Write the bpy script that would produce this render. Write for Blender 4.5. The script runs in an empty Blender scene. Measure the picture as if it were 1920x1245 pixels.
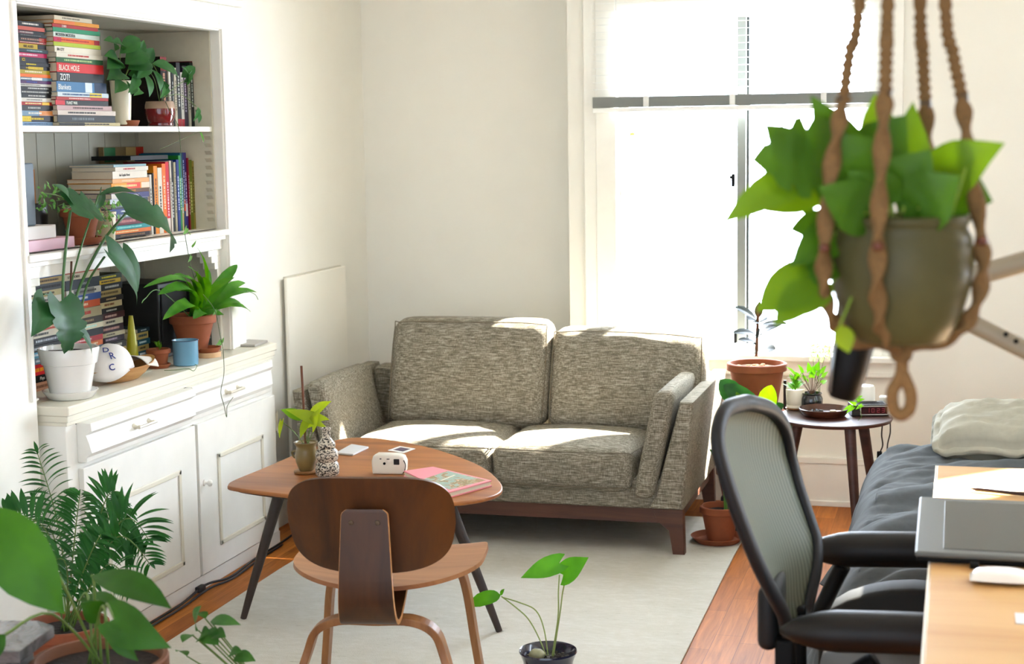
import bpy, bmesh, math, random
from mathutils import Vector, Matrix, Quaternion
S = bpy.context.scene
COL = S.collection
random.seed(7)

# ---------------------------------------------------------------- camera
CF, CH = 3028.8, 1.6
YAW, PITCH, ROLL = 0.2705, 0.11995, -0.01511
_fw = Vector((-math.sin(YAW)*math.cos(PITCH), math.cos(YAW)*math.cos(PITCH), -math.sin(PITCH)))
_r0 = Vector((math.cos(YAW), math.sin(YAW), 0)); _u0 = _r0.cross(_fw)
CR = math.cos(ROLL)*_r0 + math.sin(ROLL)*_u0
CU = -math.sin(ROLL)*_r0 + math.cos(ROLL)*_u0
cam = bpy.data.cameras.new('camera'); camo = bpy.data.objects.new('camera', cam); COL.objects.link(camo)
camo.matrix_world = Matrix(((CR.x, CU.x, -_fw.x, 0), (CR.y, CU.y, -_fw.y, 0), (CR.z, CU.z, -_fw.z, CH), (0, 0, 0, 1)))
cam.sensor_fit = 'HORIZONTAL'; cam.sensor_width = 36; cam.lens = CF/1920*36
cam.clip_start = .05; cam.clip_end = 100
cam.dof.use_dof = True; cam.dof.focus_distance = 5.2; cam.dof.aperture_fstop = 4.5
S.camera = camo

# ---------------------------------------------------------------- light and exposure
S.view_settings.view_transform = 'Standard'; S.view_settings.look = 'None'
S.view_settings.gamma = 1; S.view_settings.use_curve_mapping = False
S.view_settings.exposure = 0.68
w = bpy.data.worlds.new('sky'); S.world = w; w.use_nodes = True
nt = w.node_tree; bg = nt.nodes['Background']
tc = nt.nodes.new('ShaderNodeTexCoord'); sx = nt.nodes.new('ShaderNodeSeparateXYZ')
nt.links.new(tc.outputs['Generated'], sx.inputs[0])
mr = nt.nodes.new('ShaderNodeMapRange'); mr.inputs[1].default_value = .0; mr.inputs[2].default_value = .8
SKY_BACK, SKY_FRONT = 2.0, 21          # brighter towards the sun's side of the sky
mr.inputs[3].default_value = SKY_BACK; mr.inputs[4].default_value = SKY_FRONT
dt_ = nt.nodes.new('ShaderNodeVectorMath'); dt_.operation = 'DOT_PRODUCT'; dt_.inputs[1].default_value = (.17, .985, .0)
nt.links.new(tc.outputs['Generated'], dt_.inputs[0]); nt.links.new(dt_.outputs['Value'], mr.inputs[0]); nt.links.new(mr.outputs[0], bg.inputs[1])
bg.inputs[0].default_value = (.79, .895, 1.04, 1)
sun = bpy.data.lights.new('sun', 'SUN'); sun.energy = 55; sun.angle = .018; sun.color = (1, .96, .88)
suno = bpy.data.objects.new('sun', sun); COL.objects.link(suno)
SUN_DIR = Vector((1.0, 1.0, 1.33)).normalized()      # towards the sun
suno.rotation_euler = SUN_DIR.to_track_quat('Z', 'Y').to_euler(); suno.location = (3, 9, 5)

# ---------------------------------------------------------------- measuring helper: the room point seen at a measured spot, on a known plane
def ray(px, py): return CR*((px-960)/CF) - CU*((py-622.5)/CF) + _fw
def aty(px, py, Y):
    d = ray(px, py); return d*(Y/d.y) + Vector((0, 0, CH))
def atx(px, py, X):
    d = ray(px, py); return d*(X/d.x) + Vector((0, 0, CH))
def atz(px, py, Z):
    d = ray(px, py); return d*((Z-CH)/d.z) + Vector((0, 0, CH))

# ---------------------------------------------------------------- materials
def lin(c):
    if isinstance(c, str):
        c = c.lstrip('#'); c = [int(c[i:i+2], 16) for i in (0, 2, 4)]
    return tuple(((v/255)/12.92 if v/255 <= .04045 else ((v/255+.055)/1.055)**2.4) for v in c) + (1,)
MATS = {}
def base(name):
    m = bpy.data.materials.new(name); m.use_nodes = True
    return m, m.node_tree, m.node_tree.nodes['Principled BSDF']
def noise(nt, scale, detail=3, stretch=(1, 1, 1), coord='Object', rough=.55, dist=0):
    tc = nt.nodes.new('ShaderNodeTexCoord'); mp = nt.nodes.new('ShaderNodeMapping'); n = nt.nodes.new('ShaderNodeTexNoise')
    mp.inputs['Scale'].default_value = stretch
    nt.links.new(tc.outputs[coord], mp.inputs[0]); nt.links.new(mp.outputs[0], n.inputs['Vector'])
    n.inputs['Scale'].default_value = scale; n.inputs['Detail'].default_value = detail
    n.inputs['Roughness'].default_value = rough; n.inputs['Distortion'].default_value = dist
    return n
def ramp(nt, src, stops):
    r = nt.nodes.new('ShaderNodeValToRGB'); e = r.color_ramp.elements
    while len(e) < len(stops): e.new(.5)
    for i, (p, c) in enumerate(stops): e[i].position = p; e[i].color = lin(c)
    nt.links.new(src, r.inputs[0]); return r
def bump(nt, src, bs, strength, dist=.002):
    b = nt.nodes.new('ShaderNodeBump'); b.inputs['Strength'].default_value = strength; b.inputs['Distance'].default_value = dist
    nt.links.new(src, b.inputs['Height']); nt.links.new(b.outputs[0], bs.inputs['Normal'])
def mat(color, rough=.5, var=.0, scale=30, bmp=0, bdist=.001, metal=0, spec=.5, stretch=(1, 1, 1), emit=0, trans=0, coat=0):
    key = (str(color), rough, var, scale, bmp, metal, spec, stretch, emit, trans, coat)
    if key in MATS: return MATS[key]
    m, nt, b = base('paint'); b.inputs['Roughness'].default_value = rough; b.inputs['Metallic'].default_value = metal
    b.inputs['Specular IOR Level'].default_value = spec; b.inputs['Coat Weight'].default_value = coat
    c = lin(color)
    n = noise(nt, scale, 4, stretch)
    if var > 0:
        r = nt.nodes.new('ShaderNodeValToRGB'); r.color_ramp.elements[0].position = .3; r.color_ramp.elements[1].position = .7
        r.color_ramp.elements[0].color = tuple(max(0, v*(1-var)) for v in c[:3])+(1,); r.color_ramp.elements[1].color = tuple(min(1, v*(1+var)) for v in c[:3])+(1,)
        nt.links.new(n.outputs[0], r.inputs[0]); nt.links.new(r.outputs[0], b.inputs['Base Color'])
    else: b.inputs['Base Color'].default_value = c
    if bmp: bump(nt, n.outputs[0], b, bmp, bdist)
    if emit: b.inputs['Emission Color'].default_value = c; b.inputs['Emission Strength'].default_value = emit
    if trans: b.inputs['Transmission Weight'].default_value = trans
    MATS[key] = m; return m
def wood(c1, c2, axis='x', scale=9, rough=.45, fine=.5):
    key = ('wood', c1, c2, axis, scale, rough)
    if key in MATS: return MATS[key]
    m, nt, b = base('wood'); st = {'x': (.09, 1, 1), 'y': (1, .09, 1), 'z': (1, 1, .09)}[axis]
    n = noise(nt, scale, 6, st, rough=.6, dist=1.2); n2 = noise(nt, scale*14, 3, st)
    mx = nt.nodes.new('ShaderNodeMath'); mx.operation = 'MULTIPLY_ADD'; mx.inputs[1].default_value = .25*fine
    nt.links.new(n2.outputs[0], mx.inputs[0]); nt.links.new(n.outputs[0], mx.inputs[2])
    r = ramp(nt, mx.outputs[0], [(.42, c1), (.72, c2)]); nt.links.new(r.outputs[0], b.inputs['Base Color'])
    b.inputs['Roughness'].default_value = rough; bump(nt, n2.outputs[0], b, .08)
    MATS[key] = m; return m
def leafmat(c1, c2, tr=.35, rough=.35):
    key = ('leaf', c1, c2, tr)
    if key in MATS: return MATS[key]
    m, nt, b = base('leaf'); n = noise(nt, 9, 3)
    r = ramp(nt, n.outputs[0], [(.35, c1), (.65, c2)]); nt.links.new(r.outputs[0], b.inputs['Base Color'])
    b.inputs['Roughness'].default_value = rough+.12; b.inputs['Specular IOR Level'].default_value = .3
    t = nt.nodes.new('ShaderNodeBsdfTranslucent'); mixs = nt.nodes.new('ShaderNodeMixShader'); mixs.inputs[0].default_value = tr
    hs = nt.nodes.new('ShaderNodeHueSaturation'); hs.inputs['Hue'].default_value = .48; hs.inputs['Saturation'].default_value = 1.1; hs.inputs['Value'].default_value = 1.3
    nt.links.new(r.outputs[0], hs.inputs['Color']); nt.links.new(hs.outputs[0], t.inputs[0])
    out = nt.nodes['Material Output']
    nt.links.new(b.outputs[0], mixs.inputs[1]); nt.links.new(t.outputs[0], mixs.inputs[2]); nt.links.new(mixs.outputs[0], out.inputs[0])
    MATS[key] = m; return m
def tweed():
    m, nt, b = base('tweed')
    n = noise(nt, 260, 2, (.09, .9, 1.4), rough=.6); n2 = noise(nt, 260, 2, (1.4, .9, .2), rough=.6)
    a = nt.nodes.new('ShaderNodeMath'); a.operation = 'MULTIPLY_ADD'; a.inputs[1].default_value = .55
    nt.links.new(n2.outputs[0], a.inputs[0]); nt.links.new(n.outputs[0], a.inputs[2])
    r = ramp(nt, a.outputs[0], [(.55, '#5c5546'), (.77, '#817a6a'), (.95, '#b3ac9c')])
    nt.links.new(r.outputs[0], b.inputs['Base Color']); b.inputs['Roughness'].default_value = .95; b.inputs['Specular IOR Level'].default_value = .1
    bump(nt, a.outputs[0], b, .35, .001); return m
def floormat():
    m, nt, b = base('laminate'); tc = nt.nodes.new('ShaderNodeTexCoord'); mp = nt.nodes.new('ShaderNodeMapping')
    mp.inputs['Rotation'].default_value = (0, 0, math.radians(90)); nt.links.new(tc.outputs['Object'], mp.inputs[0])
    br = nt.nodes.new('ShaderNodeTexBrick'); nt.links.new(mp.outputs[0], br.inputs[0])
    br.inputs['Scale'].default_value = 1; br.inputs['Brick Width'].default_value = .42; br.inputs['Row Height'].default_value = .085
    br.inputs['Mortar Size'].default_value = .0007; br.inputs['Bias'].default_value = 0; br.offset = .37; br.squash = 1.4; br.squash_frequency = 3
    br.inputs[1].default_value = lin('#cc7d33'); br.inputs[2].default_value = lin('#a65e22'); br.inputs['Mortar'].default_value = lin('#7a4a26')
    n = noise(nt, 5, 5, (12, .7, 1), rough=.6, dist=.6)
    r = ramp(nt, n.outputs[0], [(.3, '#b9b0a6'), (.7, '#ffffff')])
    mx = nt.nodes.new('ShaderNodeMix'); mx.data_type = 'RGBA'; mx.blend_type = 'MULTIPLY'; mx.inputs[0].default_value = .8
    nt.links.new(br.outputs[0], mx.inputs[6]); nt.links.new(r.outputs[0], mx.inputs[7]); nt.links.new(mx.outputs[2], b.inputs['Base Color'])
    b.inputs['Roughness'].default_value = .5; b.inputs['Specular IOR Level'].default_value = .15; bump(nt, br.outputs[1], b, .2, .001); return m
def rugmat():
    m, nt, b = base('rug'); n = noise(nt, 60, 4, (.4, 1, 1), rough=.75); n2 = noise(nt, 5, 3, (.5, 1.3, 1))
    a = nt.nodes.new('ShaderNodeMath'); a.operation = 'MULTIPLY_ADD'; a.inputs[1].default_value = .5
    nt.links.new(n2.outputs[0], a.inputs[0]); nt.links.new(n.outputs[0], a.inputs[2])
    r = ramp(nt, a.outputs[0], [(.44, '#a59f8f'), (.58, '#c6c2b5'), (.75, '#cac6ba'), (.95, '#d2cfc5')]); nt.links.new(r.outputs[0], b.inputs['Base Color'])
    b.inputs['Roughness'].default_value = 1; b.inputs['Specular IOR Level'].default_value = .05
    n3 = noise(nt, 220, 2); bump(nt, n3.outputs[0], b, .6, .002); return m
def speckle(bgc, fg, scale=90, thr=.5):
    m, nt, b = base('speckle'); n = noise(nt, scale, 2, (1, 1, 1.6), dist=.8)
    r = ramp(nt, n.outputs[0], [(thr, bgc), (thr+.02, fg)]); nt.links.new(r.outputs[0], b.inputs['Base Color'])
    b.inputs['Roughness'].default_value = .3; return m
def glassmat():
    m, nt, b = base('window_glass'); t = nt.nodes.new('ShaderNodeBsdfTransparent'); g = nt.nodes.new('ShaderNodeBsdfGlossy'); g.inputs['Roughness'].default_value = .02
    mx = nt.nodes.new('ShaderNodeMixShader'); mx.inputs[0].default_value = .05
    nt.links.new(t.outputs[0], mx.inputs[1]); nt.links.new(g.outputs[0], mx.inputs[2]); nt.links.new(mx.outputs[0], nt.nodes['Material Output'].inputs[0]); return m

WALL = mat('#efece1', .8, .012, 6, .12, .002)
TRIM = mat('#f3f1e7', .45, .02, 14, .06, .001)
CAB = mat('#f4f3ec', .42, .025, 10, .08, .001)
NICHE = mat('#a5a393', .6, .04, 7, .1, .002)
FLOOR = floormat(); RUG = rugmat(); TWEED = tweed(); GLASS = glassmat()
WALNUT = wood('#6b3d20', '#9a6439', 'z', 10, .38)
WALNUTX = wood('#854c22', '#b07038', 'x', 7, .42); SEATW = wood('#8a5836', '#b07c50', 'x', 7, .4)
DARKWOOD = wood('#261a13', '#3a2a20', 'z', 12, .5)
RAILWOOD = wood('#45261a', '#5f3826', 'x', 12, .45)
SIDEWOOD = wood('#3a2016', '#56322a', 'x', 9, .4)
BIRCH = wood('#b98a4c', '#c99f62', 'x', 5, .5)
BIRCHEDGE = mat('#e9dcc0', .5)
PLYEDGE = wood('#a9743f', '#c9945c', 'x', 30, .45)
TERRA = mat('#94502f', .8, .1, 18, .15)
TERRAD = mat('#8a4a2e', .8, .1, 18, .15)
SOIL = mat('#1d150f', 1, .5, 60, 1, .004)
WHITEGL = mat('#f2f0ea', .2, 0, 5, 0, coat=.4)
BLACK = mat('#070707', .6, spec=.15); BLACKG = mat('#0c0c0d', .25); GREYP = mat('#77787a', .5)
STEM = mat('#5d7a34', .5, .15, 30); STEMB = mat('#5a3a24', .7, .2, 40)
PAGES = mat('#d8cfb8', .9, .1, 200, .2, stretch=(1, 1, 20)); PAGESV = mat('#cdbfa6', .9, .1, 200, .2, stretch=(1, 20, 1))
CREAM = mat('#e6dcc4', .4, .02)
L_MON = leafmat('#1f4a26', '#2a5c30', .18); L_FERN = leafmat('#357a1c', '#58982a', .35); L_DARK = leafmat('#1f4a22', '#2f6a2c', .2)
L_LIME = leafmat('#7c9c16', '#93b02a', .4); L_POTHOS = leafmat('#528a18', '#6ea028', .4); L_PALM = leafmat('#1c5220', '#2c6c2a', .22); L_RUB = leafmat('#1c2620', '#2c362c', .05, .3)
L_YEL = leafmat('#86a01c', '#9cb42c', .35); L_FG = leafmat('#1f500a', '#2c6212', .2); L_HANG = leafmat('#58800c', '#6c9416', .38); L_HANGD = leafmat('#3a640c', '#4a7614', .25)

# ---------------------------------------------------------------- mesh builder
class MB:
    def __init__(s): s.v = []; s.f = []
    def add(s, v, f):
        o = len(s.v); s.v += [Vector(p) for p in v]; s.f += [tuple(i+o for i in q) for q in f]; return s
    def addbm(s, bm, M=None):
        bm.verts.ensure_lookup_table()
        for i, v in enumerate(bm.verts): v.index = i
        s.add([(M @ v.co) if M else v.co.copy() for v in bm.verts], [[v.index for v in f.verts] for f in bm.faces]); bm.free(); return s
    def box(s, x0, x1, y0, y1, z0, z1):
        return s.add([(x0,y0,z0),(x1,y0,z0),(x1,y1,z0),(x0,y1,z0),(x0,y0,z1),(x1,y0,z1),(x1,y1,z1),(x0,y1,z1)],
                     [(0,3,2,1),(4,5,6,7),(0,1,5,4),(1,2,6,5),(2,3,7,6),(3,0,4,7)])
    def rbox(s, x0, x1, y0, y1, z0, z1, r=.004, seg=2, M=None):
        bm = bmesh.new(); bmesh.ops.create_cube(bm, size=1)
        for v in bm.verts: v.co = Vector(((x0+x1)/2+v.co.x*(x1-x0), (y0+y1)/2+v.co.y*(y1-y0), (z0+z1)/2+v.co.z*(z1-z0)))
        bmesh.ops.bevel(bm, geom=bm.edges[:], offset=min(r, (x1-x0)*.49, (y1-y0)*.49, (z1-z0)*.49), segments=seg, profile=.5, affect='EDGES', clamp_overlap=True)
        return s.addbm(bm, M)
    def cushion(s, c, size, r, puff=(0, 0, 0), n=14, M=None, warp=None):
        bm = bmesh.new(); bmesh.ops.create_cube(bm, size=2)
        bmesh.ops.subdivide_edges(bm, edges=bm.edges[:], cuts=n, use_grid_fill=True)
        h = [d/2 for d in size]
        for v in bm.verts:
            u = v.co.copy(); p = Vector([u[i]*h[i] for i in range(3)])
            q = Vector([max(-(h[i]-r), min(h[i]-r, p[i])) for i in range(3)]); d = p-q
            if d.length > 1e-9: p = q + d.normalized()*r
            for i in range(3):
                a, b = (i+1) % 3, (i+2) % 3
                if abs(u[i]) > .999: p[i] += math.copysign(puff[i]*(1-u[a]**2)*(1-u[b]**2), u[i])
            if warp: p = warp(p, u)
            v.co = p
        T = Matrix.Translation(Vector(c)); return s.addbm(bm, T @ M if M else T)
    def tube(s, pts, r, seg=10, caps=True, flat=None):
        pts = [Vector(p) for p in pts]; n = len(pts)
        rr = [r]*n if not isinstance(r, (list, tuple)) else list(r)
        t = [(pts[min(i+1, n-1)]-pts[max(i-1, 0)]).normalized() for i in range(n)]
        a = Vector((0, 0, 1)) if abs(t[0].z) < .9 else Vector((1, 0, 0)); nx = t[0].cross(a).normalized(); V = []
        for i in range(n):
            nx = (nx-t[i]*nx.dot(t[i])).normalized(); ny = t[i].cross(nx)
            for k in range(seg):
                th = 2*math.pi*k/seg; e = (1, 1)
                if flat: e = flat(i/(n-1))
                ph = e[2] if len(e) > 2 else 0
                x, y = math.cos(th)*rr[i]*e[0], math.sin(th)*rr[i]*e[1]
                x, y = x*math.cos(ph)-y*math.sin(ph), x*math.sin(ph)+y*math.cos(ph)
                V.append(pts[i]+nx*x+ny*y)
        F = [(i*seg+k, i*seg+(k+1) % seg, (i+1)*seg+(k+1) % seg, (i+1)*seg+k) for i in range(n-1) for k in range(seg)]
        if caps: F += [tuple(range(seg))[::-1], tuple((n-1)*seg+k for k in range(seg))]
        return s.add(V, F)
    def lathe(s, prof, c=(0, 0, 0), seg=36, wob=0):
        c = Vector(c); V = []; n = len(prof)
        for r, z in prof:
            for k in range(seg):
                a = 2*math.pi*k/seg; V.append(c+Vector((r*math.cos(a), r*math.sin(a), z)))
        F = [(i*seg+k, i*seg+(k+1) % seg, (i+1)*seg+(k+1) % seg, (i+1)*seg+k) for i in range(n-1) for k in range(seg)]
        if prof[0][0] > 0: F.append(tuple(range(seg))[::-1])
        if prof[-1][0] > 0: F.append(tuple((n-1)*seg+k for k in range(seg)))
        return s.add(V, F)
    def prism(s, pts, a0, a1, axis='z', bev=0, seg=2):
        mp = {'z': lambda p, h: (p[0], p[1], h), 'y': lambda p, h: (p[0], h, p[1]), 'x': lambda p, h: (h, p[0], p[1])}[axis]
        bm = bmesh.new(); lo = [bm.verts.new(mp(p, a0)) for p in pts]; hi = [bm.verts.new(mp(p, a1)) for p in pts]; n = len(pts)
        f1 = bm.faces.new(lo); f2 = bm.faces.new(hi)
        for i in range(n): bm.faces.new((lo[i], lo[(i+1) % n], hi[(i+1) % n], hi[i]))
        bmesh.ops.recalc_face_normals(bm, faces=bm.faces[:])
        if bev: bmesh.ops.bevel(bm, geom=list(f1.edges)+list(f2.edges), offset=bev, segments=seg, profile=.5, affect='EDGES')
        return s.addbm(bm)
    def sweep(s, path, wid, thk, side):
        """flat band: path points, width along 'side' vector (may be a list), thickness across"""
        P = [Vector(p) for p in path]; n = len(P); sd = Vector(side).normalized(); V = []
        for i in range(n):
            t = (P[min(i+1, n-1)]-P[max(i-1, 0)]).normalized(); nn = t.cross(sd).normalized()
            wd = wid[i] if isinstance(wid, (list, tuple)) else wid; th = thk[i] if isinstance(thk, (list, tuple)) else thk
            V += [P[i]-sd*wd/2-nn*th/2, P[i]+sd*wd/2-nn*th/2, P[i]+sd*wd/2+nn*th/2, P[i]-sd*wd/2+nn*th/2]
        F = [(i*4+k, i*4+(k+1) % 4, (i+1)*4+(k+1) % 4, (i+1)*4+k) for i in range(n-1) for k in range(4)]
        F += [(3, 2, 1, 0), tuple((n-1)*4+k for k in range(4))]
        return s.add(V, F)
    def xf(s, M): s.v = [M @ p for p in s.v]; return s

WLOC = {}
def put(name, mb, m, parent=None, smooth=False, local=False, bevel=0, solid=0, subsurf=0):
    V = mb.v
    if parent is None:
        lo = [min(p[i] for p in V) for i in range(3)]; hi = [max(p[i] for p in V) for i in range(3)]
        org = Vector(((lo[0]+hi[0])/2, (lo[1]+hi[1])/2, lo[2]))
    else: org = WLOC[parent]
    off = Vector((0, 0, 0)) if local else org
    me = bpy.data.meshes.new(name); me.from_pydata([p-off for p in V], [], mb.f)
    bm = bmesh.new(); bm.from_mesh(me); bmesh.ops.recalc_face_normals(bm, faces=bm.faces[:]); bm.to_mesh(me); bm.free()
    me.materials.append(m)
    if smooth: me.shade_smooth(); 
    if smooth == 'auto': me.set_sharp_from_angle(angle=math.radians(40))
    o = bpy.data.objects.new(name, me); COL.objects.link(o)
    if parent is None: o.location = org; WLOC[o] = org
    else: o.parent = parent; WLOC[o] = WLOC[parent]
    if bevel:
        b = o.modifiers.new('bevel', 'BEVEL'); b.width = bevel; b.segments = 2; b.limit_method = 'ANGLE'; b.angle_limit = math.radians(40)
    if solid:
        b = o.modifiers.new('thick', 'SOLIDIFY'); b.thickness = solid; b.offset = 0
    if subsurf:
        b = o.modifiers.new('sub', 'SUBSURF'); b.levels = subsurf; b.render_levels = subsurf
    return o
def tag(o, label, cat, group=None, kind=None):
    o['label'] = label; o['category'] = cat
    if group: o['group'] = group
    if kind: o['kind'] = kind
    return o
def thing(name, loc, label, cat, group=None, rz=0):
    o = bpy.data.objects.new(name, None); COL.objects.link(o); o.location = loc; o.rotation_euler = (0, 0, rz); o.empty_display_size = .05
    WLOC[o] = Vector(loc); return tag(o, label, cat, group)
def struct(name, mb, m, label, cat, parent=None, **k):
    o = put(name, mb, m, parent, **k)
    if parent is None: o['kind'] = 'structure'; o['label'] = label; o['category'] = cat
    return o
def arc(c, r, a0, a1, n, plane='xz', other=0):
    out = []
    for i in range(n+1):
        a = a0+(a1-a0)*i/n; p = (c[0]+r*math.cos(a), c[1]+r*math.sin(a))
        out.append(p)
    return out
def smoothpath(P, n=6):
    """Catmull-Rom through points"""
    P = [Vector(p) for p in P]; out = []
    for i in range(len(P)-1):
        a, b, c, d = P[max(i-1, 0)], P[i], P[i+1], P[min(i+2, len(P)-1)]
        for k in range(n):
            t = k/n; out.append(.5*((2*b)+(c-a)*t+(2*a-5*b+4*c-d)*t*t+(3*b-a-3*c+d)*t**3))
    return out+[P[-1]]
def closedpath(P, n=6):
    P = [Vector(p) for p in P]; N = len(P); out = []
    for i in range(N):
        a, b, c, d = P[i-1], P[i], P[(i+1) % N], P[(i+2) % N]
        for k in range(n):
            t = k/n; out.append(.5*((2*b)+(c-a)*t+(2*a-5*b+4*c-d)*t*t+(3*b-a-3*c+d)*t**3))
    return out
# ================================================================ THE ROOM
XW, YB, YC, ZC = -2.72, 6.958, 7.24, 2.65      # left wall, window wall, set-back corner wall, ceiling
struct('floor', MB().box(-3.2, 1.4, -1.2, 7.6, -.05, 0), FLOOR, 'honey brown strip wood floor', 'floor')
struct('ceiling', MB().box(-3.2, 1.32, -.6, 7.6, ZC, ZC+.02), WALL, 'white ceiling', 'ceiling')
m = MB(); m.box(-3.06, XW, -1.2, 4.27, 0, ZC); m.box(-3.06, XW, 4.27, 5.63, 2.02, ZC); m.box(-3.06, XW, 5.63, 7.5, 0, ZC); m.box(-3.06, XW, 4.27, 5.63, 0, .77)
m.box(-3.10, -3.06, 4.2, 5.7, 0, ZC)
struct('wall_left', m, WALL, 'warm white left wall with a recessed bookcase', 'wall')
WX0, WX1, WZ0, WZ1 = -1.44, -.372, .655, 2.13
m = MB(); m.box(-2.9, -1.57, YC, 7.4, 0, ZC); m.box(-1.66, -1.585, YB, 7.4, 0, ZC); m.box(-1.585, WX0, YB, 7.1, 0, ZC); m.box(WX1, 1.4, YB, 7.1, 0, ZC)
m.box(WX0, WX1, YB, 7.1, 0, WZ0-.02); m.box(WX0, WX1, YB, 7.1, WZ1, ZC)
struct('wall_back', m, WALL, 'warm white back wall with the window', 'wall')
m = MB(); m.box(1.25, 1.32, 4.5, 5.07, 0, ZC); m.box(1.25, 1.32, -1.2, 3.5, 0, ZC); m.box(1.25, 1.32, 4.2, 4.5, 0, ZC); m.box(1.25, 1.32, 3.5, 4.2, 0, .9); m.box(1.25, 1.32, 3.5, 4.2, 2.1, ZC); m.box(1.25, 1.32, 5.42, 6.96, 0, ZC); m.box(1.25, 1.32, 5.07, 5.42, 0, .9); m.box(1.25, 1.32, 5.07, 5.42, 2.62, ZC)
struct('wall_right', m, WALL, 'warm white right wall with a narrow window, out of view', 'wall')
# baseboards
m = MB(); m.box(-.37-.6, 1.25, YB-.018, YB, 0, .185); m.box(-.97, 1.25, YB-.028, YB, 0, .024); m.box(-.97, 1.25, YB-.024, YB, .185, .213)
struct('baseboard_back', m, TRIM, 'tall cream painted baseboard along the back wall', 'baseboard', bevel=.003)
m = MB(); m.box(XW, XW+.018, 5.9, YC, 0, .18)
struct('baseboard_left', m, TRIM, 'white baseboard on the left wall beyond the cabinet', 'baseboard', bevel=.003)

# casing around the bookcase opening
m = MB(); m.box(XW, -2.68, 5.63, 5.775, .807, 2.11); m.box(XW, -2.672, 5.635, 5.655, .807, 2.03)
m.box(XW, -2.68, 3.9, 4.273, .0, 2.11); m.box(XW, -2.68, 4.273, 5.63, 2.012, 2.11); m.box(XW, -2.672, 4.25, 5.655, 2.018, 2.036)
m.box(XW, -2.66, 4.0, 5.80, 2.11, 2.135); m.box(XW, -2.688, 5.775, 5.79, .807, 2.11)
m.box(XW, -2.672, 4.236, 4.256, .83, 2.02)
struct('trim_1', m, TRIM, 'cream painted casing around the bookcase opening', 'trim', bevel=.004)

# window: casing, stool, sash
m = MB(); m.box(-1.585, -1.44, YB-.022, YB, .6, 2.3); m.box(-1.53, -1.44, YB-.03, YB, .655, 2.2); m.box(-.372, -.23, YB-.022, YB, .6, 2.3); m.box(-.372, -.30, YB-.03, YB, .655, 2.2)
m.box(-1.44, -.372, YB-.022, YB, 2.13, 2.3)
struct('trim_2', m, TRIM, 'white painted casing around the window', 'trim', bevel=.004)
m = MB(); m.box(-1.60, -.21, YB-.075, YB+.16, .632, .658); m.box(-1.57, -.24, YB-.024, YB, .565, .632); m.box(-1.57, -.24, YB-.032, YB, .565, .585)
struct('trim_3', m, TRIM, 'white window stool and apron under the window', 'trim', bevel=.005)
WF = mat('#e9ece8', .35)
win = bpy.data.objects.new('window_1', None); COL.objects.link(win); win.location = (-.9, YB+.1, .658); WLOC[win] = Vector((-.9, YB+.1, .658))
win['kind'] = 'structure'; win['label'] = 'large bright sliding window with white frame'; win['category'] = 'window'
m = MB(); y0, y1 = YB+.06, YB+.12
m.box(-1.44, -1.40, y0, y1, .658, 2.13); m.box(-.395, -.372, y0, y1, .658, 2.13); m.box(-1.40, -.395, y0, y1, .658, .69); m.box(-1.40, -.395, y0, y1, 2.095, 2.13)
put('window_frame', m, WF, win, bevel=.003)
m = MB(); m.box(-.924, -.886, y0-.02, y1, .69, 2.095); put('mullion', m, mat('#7f837e', .4), win, bevel=.002)
m = MB(); m.box(-.886, -.876, y0+.01, y1, .69, 2.095); put('sash_seal', m, mat('#3a3f3d', .6), win)
for a, b in ((-1.40, -.924), (-.876, -.395)): put('pane', MB().box(a, b, y0+.03, y0+.034, .69, 2.095), GLASS, win)
p = aty(1374, 335, y0-.03); m = MB(); m.rbox(p.x-.006, p.x+.008, y0-.035, y0-.015, p.z-.035, p.z+.02, .003); m.rbox(p.x-.014, p.x+.002, y0-.04, y0-.03, p.z+.0, p.z+.012, .002)
put('latch', m, BLACK, win)
p = aty(1378, 633, y0-.03); m = MB(); m.rbox(p.x-.006, p.x+.006, y0-.03, y0-.01, p.z-.025, p.z+.03, .003); put('latch', m, BLACK, win)
p = aty(1177, 257, y0+.02); st = put('sticker', MB().box(p.x-.032, p.x+.03, y0+.026, y0+.0295, p.z-.02, p.z+.02), mat('#f4ead8', .6), win)
put('warning_band', MB().box(p.x-.032, p.x+.03, y0+.024, y0+.026, p.z+.008, p.z+.02), mat('#d8792c', .6), st)
# right wall window, out of view
win2 = bpy.data.objects.new('window_2', None); COL.objects.link(win2); win2.location = (1.285, 5.25, .9); WLOC[win2] = Vector((1.285, 5.25, .9))
win2['kind'] = 'structure'; win2['label'] = 'narrow window in the right wall, out of view'; win2['category'] = 'window'
m = MB(); m.box(1.27, 1.30, 5.07, 5.08, .9, 2.62); m.box(1.27, 1.30, 5.41, 5.42, .9, 2.62); m.box(1.27, 1.30, 5.08, 5.41, .9, .92); m.box(1.27, 1.30, 5.08, 5.41, 2.61, 2.62)
m.box(1.27, 1.30, 3.5, 3.53, .9, 2.1); m.box(1.27, 1.30, 4.17, 4.2, .9, 2.1); m.box(1.27, 1.30, 3.53, 4.17, .9, .93); m.box(1.27, 1.30, 3.53, 4.17, 2.07, 2.1)
put('window_frame', m, WF, win2); put('pane', MB().box(1.285, 1.289, 3.53, 4.17, .93, 2.07), GLASS, win2); put('pane', MB().box(1.285, 1.289, 5.08, 5.41, .92, 2.61), GLASS, win2)

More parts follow.
